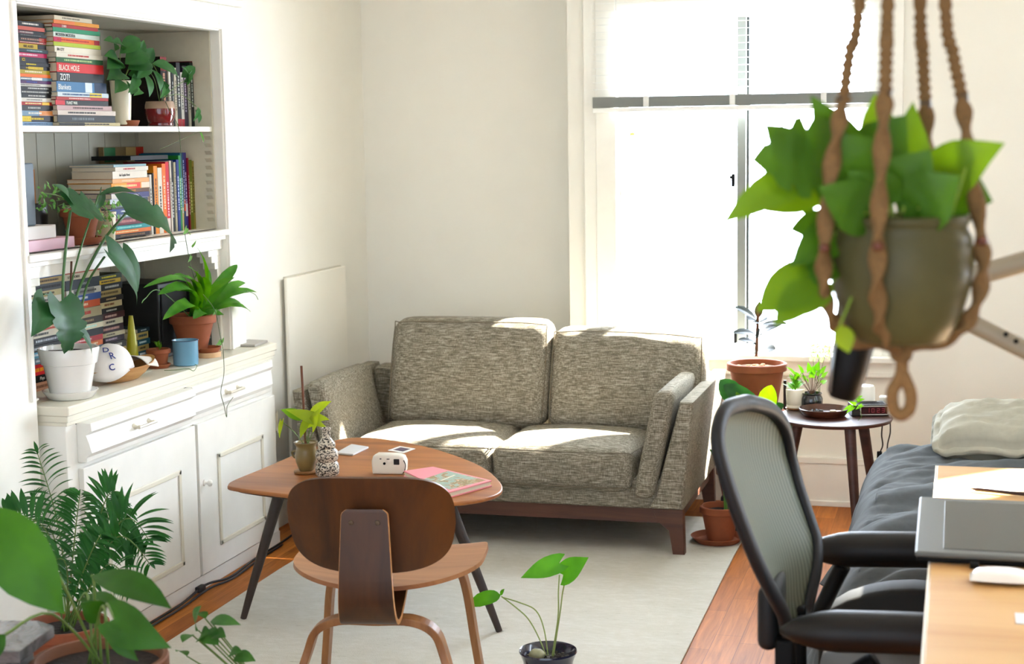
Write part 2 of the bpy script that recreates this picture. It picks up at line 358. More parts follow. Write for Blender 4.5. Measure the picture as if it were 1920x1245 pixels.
# blind
bl = thing('window_blind', (-.95, YB-.05, 1.7), 'white horizontal slat blind half raised over the window', 'blind')
BLM = mat('#f4f5f0', .4); xs0, xs1 = -1.535, -.29; yb = YB-.052
m = MB()
for i in range(15):
    z = 2.225-.0305*i
    m.add([(xs0, yb-.009, z-.0012), (xs1, yb-.009, z-.0012), (xs1, yb+.009, z+.0012), (xs0, yb+.009, z+.0012)], [(0, 1, 2, 3)])
put('slats', m, BLM, bl, solid=.0009)
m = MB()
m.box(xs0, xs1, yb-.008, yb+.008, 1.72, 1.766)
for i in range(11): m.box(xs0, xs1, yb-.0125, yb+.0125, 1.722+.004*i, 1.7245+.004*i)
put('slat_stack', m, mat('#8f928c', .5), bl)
put('bottom_rail', MB().rbox(xs0, xs1, yb-.014, yb+.014, 1.70, 1.719, .003), BLM, bl)
put('head_rail', MB().rbox(xs0, xs1, yb-.022, yb+.022, 2.235, 2.275, .003), BLM, bl)
for x in (-1.30, -.93, -.55):
    put('cord', MB().tube([(x, yb-.014, 2.235), (x, yb-.014, 1.70)], .0011, 6), BLM, bl)
    put('cord_tie', MB().rbox(x-.012, x+.012, yb-.018, yb-.012, 1.722, 1.768, .003), mat('#e8e9e4', .5), bl)

# heater cover panel on the left wall
pn = thing('wall_panel', (-2.70, 6.56, 0), 'plain white upright panel against the left wall beside the sofa', 'panel')
m = MB(); m.rbox(-2.705, -2.69, 6.21, 6.88, .02, 1.03, .004); put('face_board', m, mat('#f3efe2', .5), pn)
m = MB(); m.box(-2.72, -2.705, 6.24, 6.86, .0, 1.034); put('backing', m, mat('#d5cfbe', .8), pn)

# rug
m = MB(); P = [(-2.42, 3.2), (-2.43, 5.45), (-2.40, 6.6), (-.80, 6.6), (-.802, 6.0), (-.79, 4.69), (-.785, 3.2)]
m.prism([(a, b) for a, b in P], .0005, .009, 'z', .002)
tag(put('rug', m, RUG), 'off white woven rug under the coffee table', 'rug')

# ================================================================ BUILT-IN BOOKCASE AND CABINET
bc = thing('built_in_bookcase', (-2.88, 4.95, .807), 'white built-in bookcase with three open shelves set into the left wall', 'bookcase')
yo0, yo1 = 4.27, 5.63
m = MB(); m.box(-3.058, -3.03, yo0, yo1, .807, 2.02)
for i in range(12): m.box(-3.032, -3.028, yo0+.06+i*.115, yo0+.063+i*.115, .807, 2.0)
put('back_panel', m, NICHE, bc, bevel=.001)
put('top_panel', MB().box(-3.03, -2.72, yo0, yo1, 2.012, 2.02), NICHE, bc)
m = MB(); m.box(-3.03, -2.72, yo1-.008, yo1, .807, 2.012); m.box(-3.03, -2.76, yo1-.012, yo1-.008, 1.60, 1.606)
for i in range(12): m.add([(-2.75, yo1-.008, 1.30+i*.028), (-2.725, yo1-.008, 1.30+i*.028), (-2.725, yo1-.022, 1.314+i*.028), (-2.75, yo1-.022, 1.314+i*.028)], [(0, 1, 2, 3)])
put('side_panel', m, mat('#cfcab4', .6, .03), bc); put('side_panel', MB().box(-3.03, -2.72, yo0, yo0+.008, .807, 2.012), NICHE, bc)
put('shelf', MB().rbox(-3.03, -2.722, yo0+.008, yo1-.008, 1.638, 1.657, .002), TRIM, bc)
m = MB(); m.rbox(-3.03, -2.70, yo0, yo1, 1.248, 1.271, .003); m.rbox(-2.735, -2.665, yo0-.02, 5.735, 1.248, 1.271, .003)
m.box(-2.735, -2.685, yo0-.0, 5.70, 1.232, 1.248); m.box(-2.735, -2.70, yo0, yo1, 1.195, 1.232)
put('shelf', m, TRIM, bc, bevel=.002)
for (ya, sg) in ((yo1, -1), (yo0, 1)):
    m = MB()
    for i, (L, z0, z1) in enumerate(((.13, 1.195, 1.232), (.10, 1.17, 1.195), (.075, 1.145, 1.17), (.05, 1.12, 1.145), (.03, 1.04, 1.12), (.018, .807, 1.04))):
        a, b = sorted((ya, ya+sg*L)); m.box(-2.76, -2.71, a, b, z0, z1)
    put('corbel', m, TRIM, bc, bevel=.002)

cb = thing('built_in_cabinet', (-2.66, 5.07, 0), 'white painted low cabinet with drawers and doors under the bookcase', 'cabinet')
cy0, cy1 = 4.303, 5.85
m = MB(); m.box(-2.72, -2.612, cy0+.01, cy1, .0, .76); put('body', m, CAB, cb, bevel=.002)
m = MB(); m.rbox(-2.719, -2.594, cy0, cy1+.02, .777, .807, .004); m.box(-3.03, -2.7192, 4.275, 5.625, .777, .807); m.box(-2.72, -2.600, cy0+.004, cy1+.01, .757, .777); m.box(-2.72, -2.606, cy0+.008, cy1, .745, .757)
put('countertop', m, mat('#e9e4d2', .4, .03, 12), cb, bevel=.002)
def drawer(a, b, proud):
    z0, z1 = .622, .745
    prof = [(-2.612, z0), (-2.600+proud*.6, z0), (-2.598+proud*.6, z0+.015), (-2.592+proud, z0+.03), (-2.594+proud*.8, z0+.06), (-2.598+proud*.6, z0+.085), (-2.590+proud, z0+.098), (-2.592+proud, z1), (-2.612, z1)]
    mm = MB(); mm.prism(prof, a, b, 'y'); d = put('drawer', mm, CAB, cb, bevel=.0015)
    c = (a+b)/2 - .02; h = MB()
    for yy in (c-.045, c+.045): h.lathe([(.011, 0), (.007, .004), (.005, .014), (.008, .022), (0, .024)], seg=14)
    hh = MB()
    for yy in (c-.05, c+.05):
        q = MB().lathe([(.013, 0), (.009, .003), (.005, .012), (.007, .020), (.003, .026), (0, .026)], seg=14).xf(Matrix.Translation((-2.596+proud*.8, yy, z0+.062)) @ Matrix.Rotation(math.radians(90), 4, 'Y'))
        hh.v, hh.f = hh.v+q.v, hh.f+[tuple(i+len(hh.v) for i in f) for f in q.f]
    hh.tube([(-2.572+proud*.8, c-.06, z0+.062), (-2.572+proud*.8, c+.06, z0+.062)], .005, 8)
    put('handle', hh, mat('#d9d2bd', .35), d, smooth='auto'); return d
drawer(4.375, 5.085, .03); drawer(5.11, 5.80, .006)
put('drawer_gap', MB().box(-2.6125, -2.6105, 4.37, 5.81, .742, .749), BLACK, cb)
def door(a, b, pa, pb, knob):
    mm = MB(); z0, z1 = .055, .603
    mm.rbox(-2.612, -2.594, a, b, z0, z1, .002)
    d = put('door', mm, CAB, cb)
    q = MB(); pz0, pz1 = .13, .47; t = .018
    for (u0, u1, v0, v1) in ((pa, pa+t, pz0, pz1), (pb-t, pb, pz0, pz1), (pa, pb, pz0, pz0+t), (pa, pb, pz1-t, pz1)):
        q.rbox(-2.5945, -2.588, u0, u1, v0, v1, .003)
    put('panel_moulding', q, mat('#e4dfcd', .5), d)
    if knob:
        k = MB().lathe([(.012, 0), (.006, .003), (.005, .012), (.012, .02), (.011, .028), (0, .031)], seg=18).xf(Matrix.Translation((-2.594, knob[0], knob[1])) @ Matrix.Rotation(math.radians(90), 4, 'Y'))
        put('knob', k, CAB, d, smooth=True)
door(4.375, 5.135, 4.50, 5.01, None); door(5.155, 5.83, 5.30, 5.70, (5.19, .385))
put('door_gap', MB().box(-2.6125, -2.6095, 5.134, 5.156, .05, .603), mat('#8a8370', .8), cb)
put('plinth', MB().box(-2.612, -2.60, cy0+.01, cy1, .0, .05), CAB, cb)
put('hinge', MB().rbox(-2.594, -2.588, 5.828, 5.842, .46, .53, .002).rbox(-2.590, -2.585, 5.833, 5.837, .45, .54, .002), mat('#b3ab96', .5), cb)
# cable along the plinth
pts = [(-2.575, 4.5, .012), (-2.57, 4.9, .012), (-2.585, 5.15, .02), (-2.56, 5.3, .01), (-2.575, 5.55, .012), (-2.58, 5.8, .01), (-2.56, 5.98, .03), (-2.58, 6.05, .012)]
cbm = MB().tube(smoothpath(pts, 8), .0045, 8).tube(smoothpath([(p[0]+.012, p[1], .007) for p in pts[:6]], 8), .004, 8).rbox(-2.592, -2.572, 5.08, 5.13, .01, .03, .003)
tag(put('floor_cable', cbm, mat('#1b1b20', .5), smooth=True), 'black cables running along the foot of the white cabinet', 'cable')
tag(put('wall_cord', MB().tube(smoothpath([(-2.70, 4.31, .83), (-2.712, 4.285, .80), (-2.713, 4.28, .70), (-2.713, 4.282, .4), (-2.713, 4.28, .05)], 6), .004, 8), TRIM, smooth=True), 'thin white cord down the left side of the cabinet', 'cord')

# ================================================================ SOFA
sf = thing('sofa', (-1.755, 6.36, .009), 'grey tweed two seat sofa with dark wooden base in front of the window wall', 'sofa')
yf, yr = 5.95, 6.82
m = MB(); m.rbox(-2.52, -.985, yf, yr, .185, .30, .012, 3); m.rbox(-2.50, -1.0, yr-.13, yr, .30, .60, .02, 3)
put('base', m, TWEED, sf, smooth='auto')
def mirror_x(p): return (-3.51-p[0], p[1])
armpoly = [(-1.12, .19), (-1.09, .24), (-.996, .605), (-.945, .605), (-.988, .19)]
for mir in (0, 1):
    P = [mirror_x(p) for p in armpoly][::-1] if mir else armpoly
    m = MB().prism(P, yf-.02, yr, 'y', .012, 3); put('arm_frame', m, TWEED, sf, smooth='auto')
for mir in (0, 1):
    sgn = -1 if mir else 1
    def W(p, u, s=sgn): p.x += s*(p.z)*.21; return p
    c = (-1.094 if not mir else -2.416, 6.185, .438)
    m = MB().cushion(c, (.080, .57, .415), .030, (.004, 0, .006), 16, warp=W)
    put('arm_cushion', m, TWEED, sf, smooth=True)
for (a, b) in ((-2.335, -1.742), (-1.738, -1.178)):
    m = MB().cushion(((a+b)/2, 6.20, .328), (b-a, .56, .165), .045, (.002, .010, .026), 18); o = put('seat_cushion', m, TWEED, sf, smooth=True)
    q = MB()
    for z in (.268, .402): q.tube(closedpath([(a+.03, 5.925, z), ((a+b)/2, 5.910, z), (b-.03, 5.925, z), (b-.004, 5.95, z), (b-.004, 6.4, z), (a+.004, 6.4, z), (a+.004, 5.95, z)], 5), .0022, 6, False)
    put('piping', q, mat('#6d6351', .9), o, smooth=True)
for (a, b, top, yb_) in ((-2.33, -1.635, .835, 6.50), (-1.628, -.985, .805, 6.50)):
    h = top-.40
    def W(p, u, h=h, rt=(a > -2)):
        p.y += (p.z)*.30
        if rt and u.z > 0: p.z -= .018*max(0, u.x)*u.z
        return p
    m = MB().cushion(((a+b)/2, yb_, .40+h/2), (b-a, .16, h), .055, (.006, .025, .006), 20, warp=W)
    o = put('back_cushion', m, TWEED, sf, smooth=True)
    q = MB(); r_ = .05; yl = lambda z: yb_-.078+(z-(.40+h/2))*.30
    z1_, z0_ = top-.012, .42
    pts = [(a+.012, z0_), (a+.012, z1_-.04), (a+.05, z1_), ((a+b)/2, z1_+.003), (b-.05, z1_-(.012 if a > -2 else 0)), (b-.012, z1_-.05), (b-.012, z0_)]
    q.tube(smoothpath([(x, yl(z)+.008, z) for x, z in pts], 6), .0025, 6); put('piping', q, mat('#6d6351', .9), o, smooth=True)
m = MB().box(-2.49, -1.01, yf+.015, yf+.04, .128, .186).box(-2.49, -1.01, yr-.05, yr-.02, .128, .186).box(-2.50, -2.475, yf+.02, yr-.03, .128, .186).box(-1.035, -1.01, yf+.02, yr-.03, .128, .186)
put('rail', m, RAILWOOD, sf, bevel=.002)
for sx_ in (0, 1):
    for yy, fy in ((yf+.035, -1), (yr-.04, 1)):
        P = [(-1.11, .186), (-1.09, .135), (-1.045, .10), (-1.03, .009), (-.985, .009), (-.99, .186)]
        if sx_: P = [mirror_x(p) for p in P][::-1]
        put('leg', MB().prism(P, yy-.022, yy+.022, 'y', .003), RAILWOOD, sf)

# ================================================================ COFFEE TABLE
ct = thing('coffee_table', (-1.9, 5.15, .009), 'rounded triangular walnut coffee table with dark splayed legs', 'coffee table')
O = closedpath([(-2.335, 4.845, 0), (-2.30, 4.805, 0), (-2.14, 4.755, 0), (-1.86, 4.70, 0), (-1.60, 4.70, 0), (-1.455, 4.79, 0), (-1.41, 4.92, 0), (-1.47, 5.10, 0), (-1.62, 5.34, 0), (-1.86, 5.58, 0), (-2.06, 5.70, 0), (-2.19, 5.735, 0), (-2.27, 5.67, 0), (-2.31, 5.45, 0), (-2.33, 5.12, 0), (-2.345, 4.92, 0)], 6)
m = MB().prism([(p.x, p.y) for p in O], .451, .465, 'z', .005, 3); put('tabletop', m, WALNUTX, ct, smooth='auto')
c_ = Vector((-1.95, 5.1, 0)); m = MB().prism([(c_.x+(p.x-c_.x)*.93, c_.y+(p.y-c_.y)*.93) for p in O], .440, .452, 'z', .005, 2); put('underside', m, DARKWOOD, ct, smooth='auto')
for top, foot in (((-2.17, 4.90), (-2.292, 4.835)), ((-1.60, 4.93), (-1.412, 4.885)), ((-2.12, 5.52), (-2.20, 5.76))):
    m = MB().tube([(foot[0], foot[1], .009), (foot[0]*.75+top[0]*.25, foot[1]*.75+top[1]*.25, .12), (top[0], top[1], .442)], [.0105, .014, .0205], 20)
    put('leg', m, DARKWOOD, ct, smooth='auto')

# ================================================================ PLYWOOD CHAIR (forward = +y in its own frame)
def Tc(mb, th, loc): return mb.xf(Matrix.Translation(Vector(loc)) @ Matrix.Rotation(th, 4, 'Z'))
CHL, CTH = (-1.505, 4.13, .009), math.radians(10)
pc = thing('plywood_chair', CHL, 'bent plywood chair in walnut seen from behind', 'chair')
def cput(name, mb, m, par=pc, **k): return put(name, Tc(mb, CTH, CHL), m, par, **k)
def shell(fn, outline_n=64, rings=9, thk=.011):
    """closed surface from outline fn(angle)->(u,v) filled with rings, mapped by surf(u,v)->Vector"""
    out, surf = fn; V = [surf(*out(0, 0))]; F = []
    for r in range(1, rings+1):
        for k in range(outline_n): V.append(surf(*out(2*math.pi*k/outline_n, r/rings)))
    for k in range(outline_n): F.append((0, 1+k, 1+(k+1) % outline_n))
    for r in range(rings-1):
        for k in range(outline_n):
            a = 1+r*outline_n; b = a+outline_n; F.append((a+k, b+k, b+(k+1) % outline_n, a+(k+1) % outline_n))
    return MB().add(V, F)
def superout(a, b, e, cx=0, cy=0, mod=None, e2=None):
    e1 = e
    def f(t, r):
        c, s = math.cos(t), math.sin(t); e = e2 if (e2 and s > 0) else e1
        x = a*math.copysign(abs(c)**(2/e), c); y = b*math.copysign(abs(s)**(2/e), s)
        if mod: x, y = mod(x, y)
        return cx+x*r, cy+y*r
    return f
def addthick(mb, thk, edge=True):
    n = len(mb.v); bm = bmesh.new(); vs = [bm.verts.new(p) for p in mb.v]
    for f in mb.f: bm.faces.new([vs[i] for i in f])
    bmesh.ops.recalc_face_normals(bm, faces=bm.faces[:]); bmesh.ops.solidify(bm, geom=bm.faces[:], thickness=thk); out = MB(); out.addbm(bm); return out
# seat
def seatmod(x, y):
    if y < 0: x *= 1-.22*(abs(y)/.25)**2
    return x, y
sfn = (superout(.262, .250, 2.5, cy=-.022, mod=seatmod, e2=5.0), lambda u, v: Vector((u, v, .430+.25*u*u - (.9*max(0, v-.12)**2*2.0))))
cput('seat', addthick(shell(sfn), .012), SEATW, smooth='auto')
# backrest: wide rounded, sides wrapping forward
def bkmod(x, z):
    if z > 0: z = z-.006*math.cos(x/.22*math.pi)*0
    if z < 0: x *= 1-.05*(abs(z)/.12)
    return x, z
bfn = (superout(.221, .132, 3.9, mod=bkmod, e2=3.6), lambda u, v: Vector((u, -.325 + 1.1*u*u - v*.22, .604+v + .30*u*u*(1 if v < 0 else -.05))))
cput('backrest', addthick(shell(bfn), .011), wood('#351c08', '#5c340f', 'z', 6, .42), smooth='auto')
# spine
sp = smoothpath([(0, -.3615, .658), (0, -.3620, .655), (0, -.3625, .650), (0, -.363, .64), (0, -.368, .56), (0, -.374, .46), (0, -.368, .40), (0, -.345, .362), (0, -.30, .352), (0, -.24, .375), (0, -.15, .412), (0, .02, .425), (0, .12, .425)], 6)
wd = [((.118+(.655-p.z)*.10)*(1-max(0, (p.z-.643)/.015)**2*.22) if p.y < -.3 else .15) for p in sp]
spm = MB().sweep([(p.x, p.y, p.z) for p in sp], wd, .013, (1, 0, 0)); so = cput('spine', spm, wood('#2f1906', '#4c2b0c', 'z', 7, .42), bevel=.003)
for s_ in (-1, 1):
    em = MB()
    em.sweep([(s_*(w_/2+.0006), p.y, p.z) for p, w_ in zip(sp, wd)], .0012, .0128, (1, 0, 0)); cput('ply_edge', em, PLYEDGE, so)
m = MB()
for x in (-.034, .034):
    m.v += []; q = MB().lathe([(.007, 0), (.006, .0025), (0, .003)], seg=16).xf(Matrix.Translation((x, -.3705, .625)) @ Matrix.Rotation(math.radians(90), 4, 'X')); m.add(q.v, q.f)
cput('screws', m, mat('#5a4a38', .4, metal=.6), so, smooth='auto')
m = MB().rbox(-.05, .05, -.357, -.33, .585, .645, .006); cput('shock_mount', m, BLACK)
# rear arch and front arch legs, each leg pair one bent plywood piece
def archpath(y0, ztop, wtop, foot, dy):
    P = [(-foot, y0-dy, 0), (-foot+.02, y0-dy*.5, .16), (-wtop-.055, y0, ztop-.085), (-wtop-.03, y0, ztop-.028), (-wtop+.03, y0, ztop), (0, y0, ztop), (wtop-.03, y0, ztop), (wtop+.03, y0, ztop-.028), (wtop+.055, y0, ztop-.085), (foot-.02, y0-dy*.5, .16), (foot, y0-dy, 0)]
    return smoothpath(P, 6)
LEGW = wood('#7a4c26', '#a06e40', 'z', 10, .45)
def arch(y0, ztop, wtop, foot, dy, nm):
    P = archpath(y0, ztop, wtop, foot, dy)
    cput(nm, MB().sweep(P, .052, .020, (0, 1, 0)), LEGW, bevel=.003)
arch(-.255, .337, .125, .225, .05, 'rear_leg_arch')
arch(.115, .408, .140, .235, -.05, 'front_leg_arch')
# ================================================================ LEAVES
PROF = {
 'lance': [(0, .04), (.08, .35), (.2, .72), (.35, .96), (.5, 1), (.65, .88), (.8, .58), (.92, .24), (1, .0)],
 'heart': [(0, .62), (.06, .86), (.16, 1), (.3, 1), (.45, .9), (.6, .7), (.75, .45), (.9, .18), (1, .0)],
 'mon': [(0, .62), (.06, .88), (.16, 1), (.26, 1.02), (.33, .72), (.40, 1.0), (.50, .95), (.57, .60), (.63, .82), (.74, .66), (.80, .38), (.86, .36), (1, 0)],
 'strap': [(0, .25), (.1, .55), (.3, .9), (.5, 1), (.7, .95), (.85, .7), (.95, .35), (1, .0)],
 'oval': [(0, .1), (.06, .5), (.15, .8), (.3, .97), (.5, 1), (.7, .93), (.85, .68), (.95, .35), (1, .0)]}
def leaf(mb, b, t, wid, up=(0, 0, 1), kind='lance', arch_=.12, fold=.25, wave=0):
    b, t = Vector(b), Vector(t); ax = t-b; L = ax.length; d = ax.normalized(); up = Vector(up)
    if abs(d.dot(up.normalized())) > .97: up = up + Vector((.5, -.3, .1))
    sd = d.cross(up).normalized(); nr = sd.cross(d).normalized(); pf = PROF[kind]; V = []; F = []
    lobe = {'heart': .20, 'mon': .20}.get(kind, 0); us = (-1, -.66, -.33, 0, .33, .66, 1)
    for i, (tt, w_) in enumerate(pf):
        c = b+ax*tt+nr*arch_*L*4*tt*(1-tt); hw = w_*wid/2
        for u in us:
            back = lobe*L*max(0, 1-tt*3.2)**1.5*(abs(u)**1.2)
            V.append(c+sd*u*hw - d*back + nr*(fold*abs(u)*hw - (.35*fold*u*u*hw) + wave*hw*math.sin(i*2.1+u*2)))
    k = len(us)
    for i in range(len(pf)-1):
        for j in range(k-1): F.append((i*k+j, i*k+j+1, (i+1)*k+j+1, (i+1)*k+j))
    return mb.add(V, F)
def petiole(mb, a, b, r=.002, sag=.0, n=5, bend=(0, 0, 0)):
    a, b = Vector(a), Vector(b); mid = (a+b)/2+Vector(bend)+Vector((0, 0, sag)); return mb.tube(smoothpath([a, mid, b], n), r, 6)
def rnd(a, b): return random.uniform(a, b)
def potmesh(r0, r1, h, rim=.02, rimr=.006, t=.006, foot=0):
    """tapered flower pot: base radius r0, mouth radius r1"""
    return [(r0*.9, 0), (r0, .003), (r1-.004, h-rim), (r1+rimr-.002, h-rim), (r1+rimr, h-rim+.002), (r1+rimr, h-.003), (r1+rimr-.003, h), (r1-t+.002, h), (r1-t, h-.004), (r1-t-.003, h-.028), (0, h-.028)]
def pot(parent, c, r0, r1, h, m, rim=.02, rimr=.006, soil=True, name='pot'):
    o = put(name, MB().lathe(potmesh(r0, r1, h, rim, rimr), c), m, parent, smooth='auto')
    if soil:
        q = MB().lathe([(r1-.0085, -.003), (r1-.02, .001), (r1*.5, .004), (0, .003)], Vector(c)+Vector((0, 0, h-.022)), 20)
        q.v = [p+Vector((0, 0, rnd(-.0015, .0025))) for p in q.v]; put('soil', q, SOIL, parent)
    return o
def saucer(parent, c, r, h=.022, m=TERRA, name='saucer'):
    return put(name, MB().lathe([(r*.78, 0), (r*.82, .002), (r, h), (r-.004, h+.001), (r*.8, .006), (0, .006)], c), m, parent, smooth='auto')

# ================================================================ DESK
dk = thing('desk', (.35, 3.2, 0), 'light birch desk at the right edge of the room', 'desk')
m = MB().rbox(-.043, .78, 1.9, 4.255, .712, .74, .003); put('desktop', m, BIRCH, dk)
m = MB().rbox(-.047, -.0432, 1.9, 4.255, .713, .7398, .001); put('edge_band', m, BIRCHEDGE, dk)
for x in (.02, .72):
    for y in (1.96, 3.50): put('leg', MB().rbox(x-.022, x+.022, y-.022, y+.022, 0, .712, .003), mat('#e8e6df', .4), dk)
# drawing tablet on fold-out feet
dt = thing('drawing_tablet', (.12, 3.55, .74), 'large dark grey drawing tablet lying across the desk corner', 'drawing tablet')
fl, fr, bl_, br_ = atz(1715, 1033, .765), atz(1990, 1043, .765), None, None
A0 = Vector((fl.x, 3.30, .762)); ang = math.radians(-1.0)
bk = aty(1735, 928, 3.66); tilt = math.atan2(bk.z-.762, .36)
M_ = Matrix.Translation((fl.x, fl.y, .752)) @ Matrix.Rotation(tilt, 4, 'X')
Lx, Ly = .52, .375
put('body', MB().rbox(0, Lx, 0, Ly, 0, .012, .005, 3).xf(M_), mat('#585a56', .42), dt)
put('screen', MB().rbox(.055, Lx-.02, .025, Ly-.03, .0118, .0132, .0006).xf(M_), mat('#3a3d3b', .22), dt)
put('base', MB().rbox(.004, Lx-.01, .002, Ly-.03, -.009, .0, .003).xf(M_), BLACK, dt)
put('foot', MB().rbox(.05, Lx-.05, Ly-.05, Ly-.03, -.045, -.006, .004).xf(M_), BLACK, dt)
# cable of the tablet
p1 = M_ @ Vector((.115, -.004, -.002)); m = MB().rbox(p1.x-.009, p1.x+.009, p1.y-.022, p1.y+.006, .7415, .752, .002)
m.tube(smoothpath([(p1.x+.005, p1.y-.018, .745), (p1.x+.04, p1.y-.03, .744), (p1.x+.09, p1.y-.034, .744), (p1.x+.2, p1.y-.02, .744)], 6), .0022, 8)
tag(put('tablet_cable', m, BLACK, smooth='auto'), 'black plug and cable below the front edge of the drawing tablet', 'cable')
# mouse
m = MB(); V = []; nx_, ny_ = 16, 12
c = atz(1878, 1092, .741)
def mo(u, v):
    x = (u-.5)*.118; y = (v-.5)*.060*(1-.10*(2*u-1)**2)
    e = (1-abs(2*v-1)**3.0)*(1-abs(2*u-1)**3.2)
    return x, y, max(0, e)
top = [(c.x+mo(i/nx_, j/ny_)[0], c.y+mo(i/nx_, j/ny_)[1], .7485+.021*mo(i/nx_, j/ny_)[2]**.55) for i in range(nx_+1) for j in range(ny_+1)]
bot = [(c.x+mo(i/nx_, j/ny_)[0]*.97, c.y+mo(i/nx_, j/ny_)[1]*.9, .7485-.006*mo(i/nx_, j/ny_)[2]**.3) for i in range(nx_+1) for j in range(ny_+1)]
F = [(i*(ny_+1)+j, (i+1)*(ny_+1)+j, (i+1)*(ny_+1)+j+1, i*(ny_+1)+j+1) for i in range(nx_) for j in range(ny_)]
ms = thing('computer_mouse', (c.x, c.y, .741), 'white low curved computer mouse on the desk', 'computer mouse')
put('shell', MB().add(top, F), WHITEGL, ms, smooth=True); put('base', MB().add(bot, F), mat('#b9a79a', .5), ms, smooth=True)
# paper sheet, pen, slip
m = MB().add([(-.0+.020, 3.955, .7412), (.30, 3.99, .7412), (.30, 4.13, .7412), (.022, 4.125, .7412)], [(0, 1, 2, 3)])
tag(put('paper_sheet', m, mat('#f4efe6', .7), solid=.0008), 'white sheet of paper at the back of the desk', 'paper')
a, b = Vector((.028, 3.955, .7475)), Vector((.19, 3.905, .7475)); d = (b-a).normalized()
pen = thing('pen', a, 'dark slim pen lying in front of the white paper', 'pen')
put('barrel', MB().tube([a+d*.018, a+d*.03, b], [.003, .0045, .0045], 12), mat('#2c1718', .3), pen, smooth='auto')
put('nib', MB().tube([a, a+d*.018], [.0006, .003], 10), mat('#b48a58', .4, metal=.6), pen, smooth='auto')
c = atz(1907, 1158, .741); tag(put('paper_slip', MB().box(c.x-.003, c.x+.07, c.y-.035, c.y+.03, .7405, .7412), mat('#cfd3d2', .6)), 'small pale grey slip at the right edge of the desk', 'paper')

# ================================================================ OFFICE CHAIR (faces the desk, +x)
oc = thing('office_chair', (-.12, 3.38, 0), 'black office chair with reclined grey mesh back and padded armrests', 'office chair')
NE = [(1392, 757), (1362, 768), (1348, 800), (1347, 840), (1364, 905), (1392, 985), (1420, 1055), (1447, 1110), (1468, 1150), (1482, 1195)]
FE = [(1412, 757), (1448, 770), (1472, 805), (1482, 855), (1498, 915), (1518, 975), (1530, 1015), (1530, 1060), (1518, 1115), (1505, 1165)]
yn = [3.30, 3.17, 3.12, 3.10, 3.10, 3.11, 3.13, 3.16, 3.20, 3.25]; yfz = [3.36, 3.50, 3.57, 3.60, 3.60, 3.59, 3.57, 3.54, 3.50, 3.45]
Nn = [aty(p[0], p[1], y) for p, y in zip(NE, yn)]; Ff = [aty(p[0], p[1], y) for p, y in zip(FE, yfz)]
loop = closedpath(Nn+Ff[::-1], 5)
FRAME = mat('#2e3030', .42)
put('back_frame', MB().tube(loop+[loop[0]], .0145, 12, caps=False, flat=lambda t: (1, 1.25)), mat('#191b1d', .5, spec=.3), oc, smooth=True)
NN, FF = smoothpath(Nn, 4), smoothpath(Ff, 4); K = 10; V = []; F = []
for i in range(len(NN)):
    for j in range(K+1):
        u = j/K; p = NN[i].lerp(FF[i], u); bow = .035*4*u*(1-u)*min(1, i/8); V.append(p+Vector((-bow, 0, bow*.3)))
for i in range(len(NN)-1):
    for j in range(K): F.append((i*(K+1)+j, i*(K+1)+j+1, (i+1)*(K+1)+j+1, (i+1)*(K+1)+j))
mm_, nt_, b_ = base('mesh_fabric'); tcn = nt_.nodes.new('ShaderNodeTexCoord'); wv = nt_.nodes.new('ShaderNodeTexWave'); wv.bands_direction = 'Y'; wv.inputs['Scale'].default_value = 22; wv.inputs['Distortion'].default_value = .4
nt_.links.new(tcn.outputs['Object'], wv.inputs[0]); rr_ = ramp(nt_, wv.outputs[0], [(.25, '#3f4536'), (.75, '#5b624f')]); nt_.links.new(rr_.outputs[0], b_.inputs['Base Color']); b_.inputs['Roughness'].default_value = .6
tb = nt_.nodes.new('ShaderNodeBsdfTransparent'); mxs = nt_.nodes.new('ShaderNodeMixShader'); mxs.inputs[0].default_value = .12
nt_.links.new(b_.outputs[0], mxs.inputs[1]); nt_.links.new(tb.outputs[0], mxs.inputs[2]); nt_.links.new(mxs.outputs[0], nt_.nodes['Material Output'].inputs[0])
put('back_mesh', MB().add(V, F), mm_, oc, smooth=True, solid=.002)
RUBB = mat('#0e0d0b', .5, spec=.3)
def armpad(y, z, x0, x1, dy=.0, zr=.012, wz=.034):
    P = []; R = []
    for i in range(15):
        t = i/14; x = x0+(x1-x0)*t; P.append((x, y+dy*t, z+zr*math.sin(t*math.pi*.6)))
        R.append(.052*min(1, (.02+t*4))**.5*min(1, (.03+(1-t)*5))**.5)
    return MB().tube(P, R, 20, flat=lambda t: (.92, wz/.052))
put('armrest', armpad(3.10, .632, -.325, .06, wz=.040), RUBB, oc, smooth=True)
put('armrest', armpad(3.66, .650, -.335, .06, 0, .016, wz=.040), RUBB, oc, smooth=True)
put('arm_support', MB().tube(smoothpath([(-.24, 3.66, .62), (-.262, 3.66, .575), (-.285, 3.64, .525), (-.32, 3.58, .48), (-.345, 3.48, .45)], 6), [.026]*25, 12, flat=lambda t: (1, .7)), BLACK, oc, smooth=True)
put('arm_support', MB().tube(smoothpath([(-.14, 3.11, .58), (-.20, 3.11, .53), (-.27, 3.12, .43), (-.32, 3.2, .38), (-.34, 3.28, .36)], 6), [.03]*25, 12, flat=lambda t: (1, .7)), BLACK, oc, smooth=True)
# lumbar / spine bracket behind the back
p = aty(1475, 1130, 3.28)
put('spine_bracket', MB().rbox(p.x-.055, p.x-.012, 3.22, 3.40, p.z-.09, p.z+.045, .02, 4), mat('#17191a', .5, spec=.3), oc, smooth='auto')
put('spine_post', MB().rbox(-.345, -.305, 3.20, 3.25, .36, .58, .008, 3).rbox(-.345, -.305, 3.44, 3.49, .36, .58, .008, 3).rbox(-.36, -.24, 3.2, 3.5, .33, .39, .015, 3), BLACK, oc, smooth='auto')
